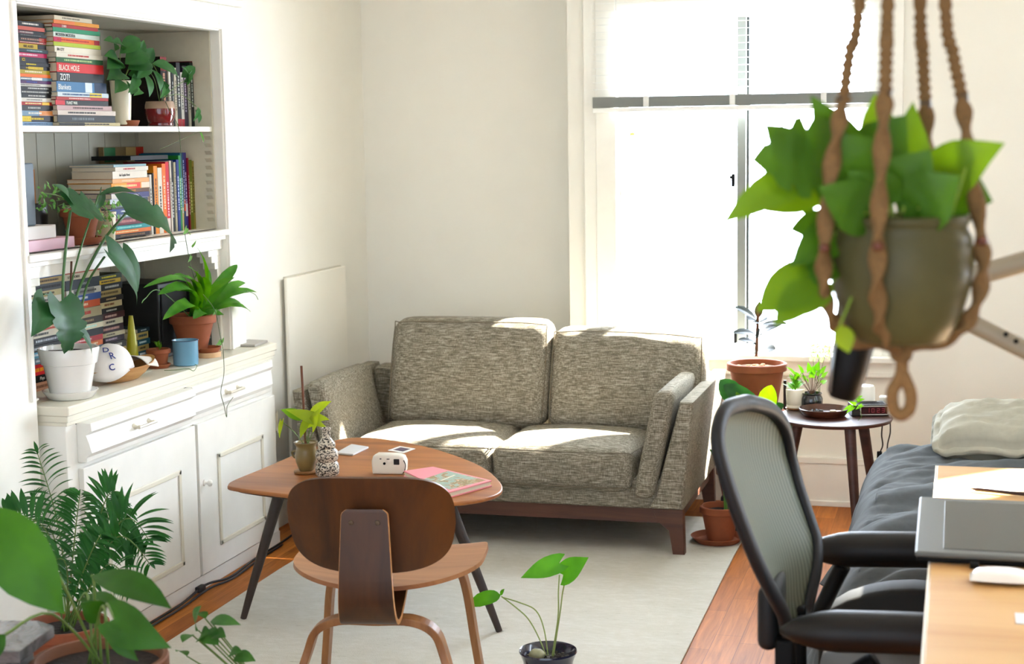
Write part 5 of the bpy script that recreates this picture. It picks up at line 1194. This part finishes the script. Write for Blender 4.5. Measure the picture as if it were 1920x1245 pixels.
def stack(rows, xf, zb, total, y0f, y1f, depth, where, group, name):
    s_ = sum(r[0] for r in rows); k = total/s_; z = zb+total; n = len(rows)
    for i, r in enumerate(rows):
        T = r[0]*k; z -= T; t = i/(n-1); rr = random.Random(i*31+n)
        y0 = y0f(t)+(r[4].get('dy', rr.uniform(-.006, .006)) if len(r) > 4 else rr.uniform(-.006, .006)); y1 = y1f(t)+(r[4].get('dy1', rr.uniform(-.004, .004)) if len(r) > 4 else rr.uniform(-.004, .004))
        o_ = r[4] if len(r) > 4 else {}
        pos_ = 'topmost' if i == 0 else ('lowest' if i == n-1 else ORD[i]+' from the top')
        flatbook(xf, y0, y1, z, T, depth*rr.uniform(.9, 1.05), r[1], f'{r[2]} paperback, {pos_} of the {where}', group, txt=o_.get('txt'), tc=r[3], patches=o_.get('patch', ()), prt=o_.get('prt'))
ZS = 1.6575
g = 'books in the left stack on the top shelf'
stack([(32, '#18161a', 'black', '#e8e4dc'), (28, '#20161a', 'black and pink', '#d86a86', {'patch': ((.05, .95, '#c97a6a'),), 'prt': 0}), (20, '#2a2a2c', 'dark grey', '#c8c4bc', {'patch': ((.0, .6, '#8a5a68'),)}), (18, '#1c1c1e', 'black', '#7a7a7a'), (30, '#3a3236', 'charcoal', '#b89a8a', {'patch': ((.75, 1, '#b0452e'),)}), (12, '#a83a3a', 'thin red', '#e8e0d0'),
       (34, '#c9b21e', 'yellow', '#1a1814', {'txt': ('HUEL ALLRED', .0105, .045, '#1a1814', .85), 'patch': ((.72, 1, '#1c1a24'),)}), (24, '#25414a', 'dark teal', '#a8c0c0'), (28, '#c8417a', 'pink', '#f2dce4'),
       (34, '#221f30', 'navy', '#d8c42a', {'txt': ('ICS', .012, .030, '#e2c822', 1.0)}), (24, '#1b1920', 'black', '#e0d030'), (22, '#24202c', 'black and yellow', '#e0cc30', {'patch': ((.35, .8, '#c8b422'),)}), (26, '#b8ab3a', 'mustard', '#f0ecd8'), (22, '#e08a2c', 'orange', '#f6e6c4', {'prt': 0}),
       (20, '#7f9aa8', 'blue white', '#f0f0ea', {'patch': ((.4, .7, '#e8e6e0'),)}), (20, '#6a3a72', 'purple', '#3a6ab0'), (18, '#d8d6d0', 'white', '#8a8a88'), (24, '#1d1c1c', 'black', '#d8d8d4'), (24, '#232222', 'black', '#d0d0cc'), (24, '#1f2020', 'black', '#d4d4d0'),
       (26, '#dcdad2', 'off white', '#a0a09a'), (22, '#b03a30', 'red', '#f0e4b0', {'patch': ((.6, .8, '#e0c23a'),)}), (34, '#3a3632', 'dark grey', '#c0c0bc'), (34, '#8fa6b8', 'pale blue', '#f0efe8', {'patch': ((.5, 1, '#d8a26a'),)}), (38, '#2c2c36', 'slate black', '#d8c41e', {'patch': ((0, .28, '#d8c41e'), (.85, 1, '#c8b43a'))}), (26, '#a8c0d8', 'light blue', '#7f96b0')],
      -2.76, ZS, .318, lambda t: 4.385-.02*0, lambda t: 4.553+.055*max(0, t-.25)/.75, .17, 'left stack, top shelf', g, 'l')
g = 'books in the tall stack beside it on the top shelf'
stack([(30, '#dcd4c0', 'cream', '#9a9488', {'dy': .0, 'dy1': -.045}), (26, '#d8a428', 'yellow and orange', '#e8d8a8', {'patch': ((0, .45, '#e0965a'),), 'prt': 0}), (24, '#b02e28', 'red', '#f0e4dc', {'txt': ('Z 0003', .0095, .055, '#f0e4dc')}), (30, '#1f9a76', 'teal green', '#1f9a76', {'prt': 0, 'dy1': .008}), (34, '#d9e2da', 'white', '#222', {'txt': ('MODERN MODERN', .0135, .012, '#22262a', 1.0), 'dy1': .006}),
       (34, '#dd8a3a', 'orange', '#c0303a', {'patch': ((0, .16, '#c0366a'), (.88, 1, '#b03a50')), 'dy1': .006}), (28, '#b9c43a', 'lime', '#f0f0c0', {'prt': 0, 'dy1': .006}), (42, '#e9e4d6', 'white', '#c03a3a', {'txt': ('SIN CITY', .0125, .012, '#55504a', .9), 'dy1': .012}), (34, '#e4dfd2', 'off white', '#c0504a', {'dy1': .014}), (34, '#2f6e38', 'green', '#c8d8a8', {'dy1': .010}),
       (66, '#cc2f30', 'red', '#fff', {'txt': ('BLACK HOLE', .0245, .010, '#f2e8dc', .86), 'dy1': .012}), (62, '#24282a', 'black glossy', '#fff', {'txt': ('ZOT!', .028, .016, '#eef0ee', .9), 'dy1': .012}), (72, '#5f8fb0', 'blue', '#fff', {'txt': ('Blankets', .024, .008, '#e8eef0', .95), 'patch': ((.56, .70, '#dfe6ea'), (.75, 1, '#2f4a68')), 'dy1': .020}),
       (32, '#d5dfe2', 'pale', '#3a6a90', {'patch': ((.62, .86, '#e6d22a'),), 'dy1': .020}), (22, '#b8403c', 'red', '#f0dcd4', {'dy1': .022}), (36, '#17221c', 'black and green', '#3fae5a', {'txt': ('PLANET WAR', .0135, .065, '#e8ece4', .8), 'patch': ((0, .17, '#c83a48'),), 'dy1': .022}), (34, '#cdb8b6', 'dusty pink', '#7a6a6a', {'dy1': .038}),
       (34, '#d8cfc6', 'beige', '#4a4a4a', {'dy1': .046}), (50, '#34383a', 'dark grey glossy', '#8a9296', {'dy1': .050}), (24, '#cfc4a2', 'cream', '#2a2a26', {'patch': ((0, .4, '#22221f'),), 'dy1': .066})],
      -2.742, ZS, .345, lambda t: 4.572, lambda t: 4.848+.045*max(0, t-.45)/.55, .235, 'tall right stack, top shelf', g, 'r')
# top shelf, right: upright books
ZT = ZS; g = 'upright books at the right end of the top shelf'; y = 5.405
upbook(-2.80, 5.375, .05, ZT, .252, .20, '#2a1c1a', 'thick dark binder, leftmost upright book on the top shelf', g, '#c8a08a', ((.8, 1, '#8a2a28'),))
y = 5.425
for T, H, col, nm, tcx, pt in ((.016, .205, '#d9d6cc', 'white', '#8a8a88', ()), (.016, .20, '#1d1f22', 'black', '#c8c8c4', ()), (.018, .215, '#cfc8b8', 'cream', '#7a7468', ()), (.03, .235, '#2a2a2c', 'black and grey', '#d0d0cc', ((0, .12, '#b02030'),)), (.022, .20, '#cfccc4', 'white with red foot', '#3a3a3a', ((0, .14, '#b02436'),)), (.034, .225, '#4a3f52', 'dark purple', '#c0b8c8', ()), (.018, .215, '#c8c6bc', 'pale grey', '#3a5a4a', ()), (.026, .24, '#26302c', 'dark green', '#c8cec8', ()), (.020, .245, '#7a2a3a', 'maroon', '#d8c0c4', ()), (.018, .262, '#8a3026', 'tall brick red', '#e0c8b8', ())):
    upbook(-2.79, y, T, ZT, H, .18, col, f'{nm} upright book on the top shelf', g, tcx, pt); y += T+.0015
# magazine clip on top
q = MB().box(-2.90, -2.80, 5.60, 5.655, 1.915, 1.919).box(-2.90, -2.80, 5.612, 5.618, 1.919, 1.935).box(-2.90, -2.80, 5.64, 5.646, 1.919, 1.935)
# white vase plant and red pot plant on the top shelf
c = Vector((-2.800, 5.085, ZS))
k = thing('peace_lily', c, 'dark leafy plant in a tall cream pot on the top shelf', 'potted plant')
saucer(k, c+Vector((.012, .02, 0)), .040, .020); put('pot', MB().lathe([(.026, 0), (.029, .003), (.037, .145), (.038, .151), (.034, .151), (.032, .13), (0, .13)], c+Vector((0, 0, .006)), 36), mat('#e3dcc4', .35), k, smooth='auto')
hub = c+Vector((0, 0, .135)); XP = -2.74
for b, t, w_ in (((225, 100), (262, 72), 0.058), ((215, 95), (194, 76), 0.042), ((228, 95), (208, 80), 0.039), ((235, 120), (275, 95), 0.078), ((222, 130), (195, 105), 0.065), ((240, 130), (285, 120), 0.072), ((228, 140), (200, 150), 0.072), ((240, 140), (262, 150), 0.078), ((225, 150), (215, 175), 0.058), ((240, 155), (245, 178), 0.052), ((215, 115), (200, 130), 0.065), ((250, 110), (270, 75), 0.046)):
    B, T = atx(*b, XP), atx(*t, XP+.03); l = MB(); leaf(l, B, T, w_, (1, 0, .8), 'lance', .16, .3); put('leaf', l, leafmat('#234f26', '#35702f', .25), k, smooth=True)
q = MB()
for b in ((225, 100), (215, 95), (240, 130), (228, 140), (250, 110), (222, 130)): q.tube(smoothpath([hub, (hub+atx(*b, XP))/2, atx(*b, XP)], 4), .0015, 6)
put('stems', q, STEM, k, smooth=True)
c = Vector((-2.79, 5.345, ZS))
k = thing('vining_plant', c, 'green climbing plant in a glossy dark red round pot on the top shelf', 'potted plant')
put('pot', MB().lathe([(.040, 0), (.047, .004), (.047, .012), (.044, .015), (.051, .03), (.055, .05), (.053, .070), (.051, .082), (0, .082)], c, 44), mat('#6e1016', .12, .05, 10, coat=.6), k, smooth='auto')
put('rim_glaze', MB().lathe([(.0537, .062), (.0530, .076), (.049, .090), (.046, .088), (.044, .07), (0, .07)], c, 44), mat('#a68a72', .4, .15, 20), k, smooth='auto')
for b, t, w_ in (((262, 122), (288, 90), .05), ((285, 120), (330, 145), .06), ((300, 120), (335, 150), .045), ((268, 135), (280, 182), .045), ((285, 130), (300, 172), .05), ((340, 145), (366, 125), .04), ((345, 155), (360, 132), .03), ((350, 160), (340, 125), .03), ((298, 165), (318, 160), .04), ((255, 140), (240, 175), .04), ((310, 160), (300, 185), .03), ((365, 205), (372, 232), .03), ((370, 200), (362, 228), .02), ((275, 120), (255, 150), .05), ((262, 170), (250, 180), .03)):
    B, T = atx(*b, -2.74), atx(*t, -2.71); l = MB(); leaf(l, B, T, w_, (1, 0, .7), 'lance', .14, .28); put('leaf', l, leafmat('#27562c', '#3c7a38', .25), k, smooth=True)
q = MB(); h0 = c+Vector((0, 0, .08))
for pts in ([(290, 150), (275, 128)], [(300, 150), (288, 122)], [(315, 175), (340, 155), (350, 150)], [(310, 182), (340, 178), (368, 200)]): q.tube(smoothpath([h0]+[atx(*p, -2.74) for p in pts], 5), .0013, 6)
put('stems', q, STEM, k, smooth=True)

# ---- middle shelf
ZM = 1.2715; g = 'books lying in the stack on the middle shelf'
stack([(15, '#a9c0c4', 'pale blue', '#e8ecec', {'prt': 0}), (26, '#e2ddd2', 'white', '#c06060', {'dy': .01}), (46, '#e6e1d6', 'white', '#3a3a3a', {'txt': ('the Graphic Novel', .012, .045, '#3a3a3a', .8)}), (26, '#e3b98a', 'peach', '#f0e0c8'), (38, '#e0a92a', 'yellow', '#f0e0b0', {'patch': ((.40, .75, '#d85a44'), (.78, 1, '#e8dccc')), 'dy': -.012}), (24, '#7a5a3a', 'brown', '#c89a4a', {'dy': -.014}), (34, '#5a5a8a', 'violet grey', '#d8d4e0', {'patch': ((0, .36, '#dad6d0'),)}), (30, '#d8dcde', 'white and blue', '#4a7aa8', {'patch': ((.4, 1, '#3c4f68'),)}),
       (32, '#33393f', 'dark slate', '#9aa0a4'), (32, '#35558c', 'blue', '#dfe6ec'), (24, '#7f8f9a', 'grey blue', '#e0e4e6'), (46, '#7c2238', 'maroon', '#d8a8a8'), (28, '#2f9a9a', 'teal', '#a8e0dc'), (24, '#d98a2a', 'orange', '#f0dcb0'), (26, '#3a2c20', 'dark brown', '#a08868')],
      -2.775, ZM+.004, .252, lambda t: 4.965-.05*t, lambda t: 5.205+.005*t, .17, 'stack on the middle shelf', g, 'm')
g = 'upright books on the middle shelf'; y = 5.218
for T, H, col, nm, tcx, pt in ((.045, .215, '#8a7a66', 'brown backed', '#c8b898', ()), (.019, .215, '#dedbd2', 'white', '#4a4a4a', ()), (.010, .22, '#1c1a1a', 'thin black', '#6a6a6a', ()), (.028, .245, '#dfa030', 'amber', '#8a5a1a', ()), (.032, .238, '#e2dcd0', 'cream white', '#4a4a4a', ()), (.028, .252, '#e08a30', 'orange', '#f0dcc0', ()), (.026, .258, '#c82a48', 'crimson', '#f0d8dc', ((0, .2, '#e0d4cc'),)), (.012, .262, '#d8d0c4', 'pale pink', '#8a8a8a', ()), (.022, .262, '#1d1c20', 'black patterned', '#d0d0cc', ()), (.016, .256, '#b9b29c', 'khaki grey', '#6a6456', ()), (.020, .265, '#27488c', 'blue', '#d8e0f0', ()), (.016, .28, '#2f8a44', 'green', '#d0e8d0', ()), (.016, .288, '#2a7a8a', 'teal', '#d0e8ec', ((0, .3, '#c8b88a'),)), (.014, .29, '#243a78', 'royal blue', '#d0d8f0', ((.25, .4, '#cf5a3a'),)), (.018, .29, '#4a2a7a', 'purple', '#e0d8f0', ((.18, .34, '#e8e2da'),)), (.010, .27, '#9a2a4a', 'wine red', '#e8ccd4', ()), (.026, .262, '#7f8a2a', 'olive green', '#dfe0a8', ()), (.022, .258, '#a89a56', 'tan', '#6a6030', ()), (.020, .258, '#c2b27a', 'sand', '#7a6a3a', ())):
    upbook(-2.80, y, T, ZM, H, .17, col, f'{nm} upright book on the middle shelf', g, tcx, pt); y += T+.0015
tag(put('flat_book', MB().box(-2.97, -2.815, 5.16, 5.44, ZM+.268, ZM+.283), cm('#141414')), 'long flat black book lying across the upright books on the middle shelf', 'book')
q = put('colour_block_board', MB().box(-3.02, -3.0, 5.30, 5.60, ZM, ZM+.315), cm('#9a8a6a')); tag(q, 'board with green, tan and red blocks behind the upright books on the middle shelf', 'board')
for a, b, c_ in ((5.305, 5.385, '#1f7a4a'), (5.465, 5.54, '#c8b48a'), (5.54, 5.598, '#b8452e')): put('colour_block', MB().box(-3.0, -2.999, a, b, ZM+.26, ZM+.313), cm(c_), q)
# left end of middle shelf
tag(put('grey_box', MB().rbox(-2.90, -2.762, 4.30, 4.452, ZM+.078, ZM+.272, .006, 3), mat('#5d6a76', .6), smooth='auto'), 'slate grey box standing on the pale boxes at the left of the middle shelf', 'box')
tag(put('white_box', MB().rbox(-2.90, -2.75, 4.30, 4.542, ZM+.036, ZM+.0775, .002), mat('#e8e2dc', .5)), 'white flat box on top of the pink box on the middle shelf', 'box')
tag(put('pink_box', MB().rbox(-2.91, -2.735, 4.30, 4.625, ZM+.0005, ZM+.0355, .002), mat('#e3b5c2', .5)), 'flat pink box at the left end of the middle shelf', 'box')
tag(put('black_pot', MB().lathe([(.05, 0), (.055, .01), (.060, .13), (.058, .135), (.052, .13), (0, .125)], (-2.935, 4.69, ZM), 30), mat('#0f0f10', .4), smooth='auto'), 'black round pot behind the pale boxes on the middle shelf', 'pot')
k = thing('picture_card', (-2.99, 4.70, ZM+.14), 'orange and brown card with red lettering behind the middle shelf plants', 'card')
put('card', MB().box(-3.0, -2.995, 4.60, 4.83, ZM, ZM+.245), mat('#b5763f', .6, .15, 20), k)
say('THE TALL', .030, (-2.9945, 4.655, ZM+.205), k, cm('#b8261c')); say('LANDS', .026, (-2.9945, 4.665, ZM+.172), k, cm('#5a2418'))
c = Vector((-2.78, 4.745, ZM))
k = thing('potted_plant', c, 'terracotta pot with trailing green plant on the middle shelf', 'potted plant')
saucer(k, c, .068, .024, name='saucer'); pot(k, c+Vector((0, 0, .008)), .040, .062, .108, TERRA, .024, .004)
F_ = MB(); S_ = MB(); hub = c+Vector((0, 0, .105))
for i in range(46):
    px, py = rnd(72, 135), rnd(342, 400); t = atx(px, py, -2.78+rnd(-.04, .05)); a = rnd(0, 6.28); leaf(F_, t, t+Vector((rnd(-.3, .5), math.cos(a), math.sin(a)-.2)).normalized()*.024, .010, (1, 0, .5), 'lance', .1)
    if i % 5 == 0: S_.tube(smoothpath([hub, (hub+t)/2+Vector((0, 0, .02)), t], 4), .001, 6)
put('foliage', F_, leafmat('#3f7a2a', '#5f9a3c', .3), k, smooth=True); put('stems', S_, STEM, k, smooth=True)
c = Vector((-2.77, 4.885, ZM))
k = thing('potted_plant', c, 'cream pot with small trailing vine in front of the middle shelf book stack', 'potted plant')
put('pot', MB().lathe([(.028, 0), (.030, .003), (.036, .085), (.038, .10), (.035, .10), (.032, .09), (0, .088)], c, 30), mat('#ddd3ae', .4), k, smooth='auto')
F_ = MB(); S_ = MB(); hub = c+Vector((0, 0, .09))
for i in range(40):
    px, py = (rnd(180, 225), rnd(378, 412)) if i % 4 else (rnd(180, 215), rnd(415, 445)); t = atx(px, py, -2.73+rnd(-.02, .03)); a = rnd(0, 6.28); leaf(F_, t, t+Vector((rnd(-.2, .4), math.cos(a), math.sin(a))).normalized()*.018, .012, (1, 0, .4), 'heart', .1)
    if i % 5 == 0: S_.tube(smoothpath([hub, (hub+t)/2+Vector((.01, 0, .01)), t], 4), .0009, 6)
put('foliage', F_, leafmat('#4f8f30', '#79b04a', .35), k, smooth=True); put('stems', S_, STEMB, k, smooth=True)
tag(put('small_figurine', MB().cushion((-2.82, 4.955, ZM+.012), (.05, .035, .024), .01, n=4).cushion((-2.82, 4.985, ZM+.03), (.02, .03, .02), .008, n=4), mat('#4a3018', .6), smooth=True), 'small dark brown figurine between the cream pot and the book stack', 'figurine')

# ---- lower niche
ZL = .8078
def nb(lst): return lst
g = 'books in the left stack below the middle shelf'
stack([(16, '#3a4a58', 'dark blue', '#c8ccd0'), (16, '#5a6c8a', 'grey blue', '#e0e0dc'), (30, '#2a7ab8', 'bright blue', '#a8d0f0'), (20, '#c8b27c', 'tan', '#6a5a3a'), (26, '#5c5f60', 'grey', '#2a2a2a'), (22, '#c9bf98', 'beige', '#4a4436'), (24, '#e0ddd2', 'white', '#3a3a3a'), (22, '#d6cfa8', 'pale yellow', '#6a6a4a'), (24, '#3c3e42', 'charcoal', '#b8b8b4'), (26, '#c8c4b8', 'light grey', '#4a4a48'), (20, '#b8603a', 'rust', '#f0dcc4'), (24, '#d8d2c2', 'off white', '#5a5a56'), (24, '#272a2e', 'black', '#c8ccd0'), (24, '#1f2428', 'ink black', '#d0d4d4'), (22, '#7fb0c0', 'sky blue', '#e8eef0', {'patch': ((0, .25, '#20242a'),)}), (22, '#8a97a0', 'steel grey', '#e0e4e6'), (38, '#d23a44', 'red', '#f2b23a', {'patch': ((0, .12, '#d8702a'),)}), (26, '#161616', 'black', '#fff', {'txt': ('Phys', .016, .09, '#eeeae0')}), (30, '#d0ab92', 'tan pink', '#b08a74')],
      -2.86, ZL, .418, lambda t: 4.50, lambda t: 4.755, .15, 'left stack below the middle shelf', g, 'a')
g = 'books in the middle stack below the middle shelf'
stack([(20, '#8a5a3c', 'brown', '#e0c8a8'), (34, '#b5623e', 'rust red', '#f0d8b8', {'txt': ('SUMURAI', .018, .05, '#e8c89a', .9)}), (26, '#d9d2bc', 'ivory', '#4a4436', {'txt': ('22 TYPE SPECIMENS', .011, .02, '#5a5040', .8)}), (40, '#37424c', 'slate blue', '#c8ccd0', {'txt': ('HUMAN BODY', .012, .09, '#c0c4c6', .8)}), (26, '#d6d4cc', 'silver white', '#4a4a4a', {'patch': ((.2, .8, '#8f8f8c'),)}), (28, '#41659c', 'blue', '#dfe4ec'), (30, '#c96f3c', 'orange', '#f0e0c8'), (40, '#b9b094', 'stone', '#c03a3a', {'patch': ((0, .18, '#d8463c'),)}), (26, '#4a4030', 'dark olive', '#b0a080'), (24, '#2f9a8a', 'sea green', '#cfeee6', {'patch': ((.3, 1, '#ded8c4'),)}), (30, '#1b1b1d', 'black', '#d8d8d8', {'txt': ('Photographie', .013, .02, '#e0e0dc', .8)}), (22, '#b0343a', 'crimson', '#f0d0d0'), (22, '#c77a3a', 'burnt orange', '#f0e0c4'), (26, '#5f7480', 'grey blue', '#e0e6e8'), (24, '#dcd6c8', 'cream', '#6a6a66'), (24, '#8a2f3a', 'dark red', '#e8ccd0'), (24, '#3a4a3c', 'dark green', '#c8d4c8'), (26, '#c2b89c', 'sand', '#6a604a')],
      -2.855, ZL, .405, lambda t: 4.76, lambda t: 4.985, .15, 'middle stack below the middle shelf', g, 'b')
g = 'books in the right stack below the middle shelf'
stack([(16, '#3a4a2c', 'dark green', '#d0c84a'), (14, '#c8b02a', 'yellow', '#3a3a2a'), (20, '#26282c', 'black', '#c8c8c4'), (20, '#b8a87a', 'sand', '#6a5a3a'), (16, '#2a2320', 'dark brown', '#c8b898'), (20, '#d8ceac', 'cream', '#8a5a3a'), (16, '#1c1c1e', 'black', '#d0d0cc'), (20, '#5a2c34', 'wine', '#d8c0b8'), (20, '#ded8c8', 'white', '#4a4a48'), (22, '#45222a', 'dark maroon', '#d0b0a8'), (14, '#cfc8b0', 'pale', '#6a6456'), (18, '#3f2c3a', 'plum', '#c8b8c4'), (22, '#55524a', 'grey brown', '#dcd8cc'), (18, '#c9b58a', 'tan', '#5a4a2a')],
      -2.87, ZL+.052, .285, lambda t: 4.995, lambda t: 5.155+.01*t, .14, 'right stack below the middle shelf', g, 'c')
tag(put('wooden_box', MB().rbox(-3.0, -2.86, 4.995, 5.21, ZL, ZL+.051, .003), mat('#b98f5a', .6, .1, 20)), 'small wooden box under the right book stack in the lower niche', 'box')
g = 'small books at the right of the lower niche'
stack([(14, '#2f4a58', 'dark teal', '#c8d4d8'), (24, '#c8b882', 'cream', '#2a5a6a'), (20, '#2f6a78', 'teal', '#d8e8ea'), (20, '#b8a878', 'tan', '#5a5030'), (20, '#3f6f86', 'blue', '#dfe8ec'), (20, '#6a6a3a', 'olive', '#e0e0c0')],
      -2.85, ZL, .125, lambda t: 5.215, lambda t: 5.305, .12, 'short stack beside the black speaker', g, 'd')

# cap letters
Mcap, ck = CAPP
NAVYC = mat('#2b3a86', .7)
def surf_cap(a, ph): 
    r = math.sin(ph); return Vector((.0675*r*math.cos(a), .0995*r*math.sin(a), .1065*math.cos(ph)**.85))
for ch, a, ph, sz in (('D', -.95, .55, .030), ('R', -.62, .88, .034), ('C', -.80, 1.25, .030)):
    p = surf_cap(a, ph); n = (surf_cap(a, ph+.01)-p).normalized(); tn = (surf_cap(a+.01, ph)-p).normalized(); z_ = tn.cross(-n)
    if z_.x < 0: z_ = -z_
    yv = -n; xv = yv.cross(z_).normalized(); Mx = Matrix((( xv.x, yv.x, z_.x, p.x), (xv.y, yv.y, z_.y, p.y), (xv.z, yv.z, z_.z, p.z), (0, 0, 0, 1)))
    TEXTS.append((ch, sz, Vector((0, 0, 0)), ck, NAVYC, 1, Mcap @ Mx @ Matrix.Translation((-sz*.35, -sz*.35, .001)), 'letter'))

# turn lettering into mesh
tmp = []
for (txt, size, org, par, m, sx_, M, nm) in TEXTS:
    cu = bpy.data.curves.new('lettering', 'FONT'); cu.body = txt; cu.size = size; cu.extrude = .0002; cu.resolution_u = 3; cu.offset = size*.012
    o = bpy.data.objects.new('lettering_source', cu); COL.objects.link(o); tmp.append(o)
dg = bpy.context.evaluated_depsgraph_get()
for o, (txt, size, org, par, m, sx_, M, nm) in zip(tmp, TEXTS):
    me = bpy.data.meshes.new_from_object(o.evaluated_get(dg)); me.materials.clear(); me.materials.append(m)
    t = M if M is not None else Matrix.Translation(org) @ Matrix(((0, 0, 1, 0), (1, 0, 0, 0), (0, 1, 0, 0), (0, 0, 0, 1)))
    t = Matrix.Translation(-WLOC[par]) @ t @ Matrix.Diagonal((sx_, 1, 1, 1)); me.transform(t)
    n = bpy.data.objects.new(nm, me); COL.objects.link(n); n.parent = par
for o in tmp:
    cu = o.data; bpy.data.objects.remove(o); bpy.data.curves.remove(cu)
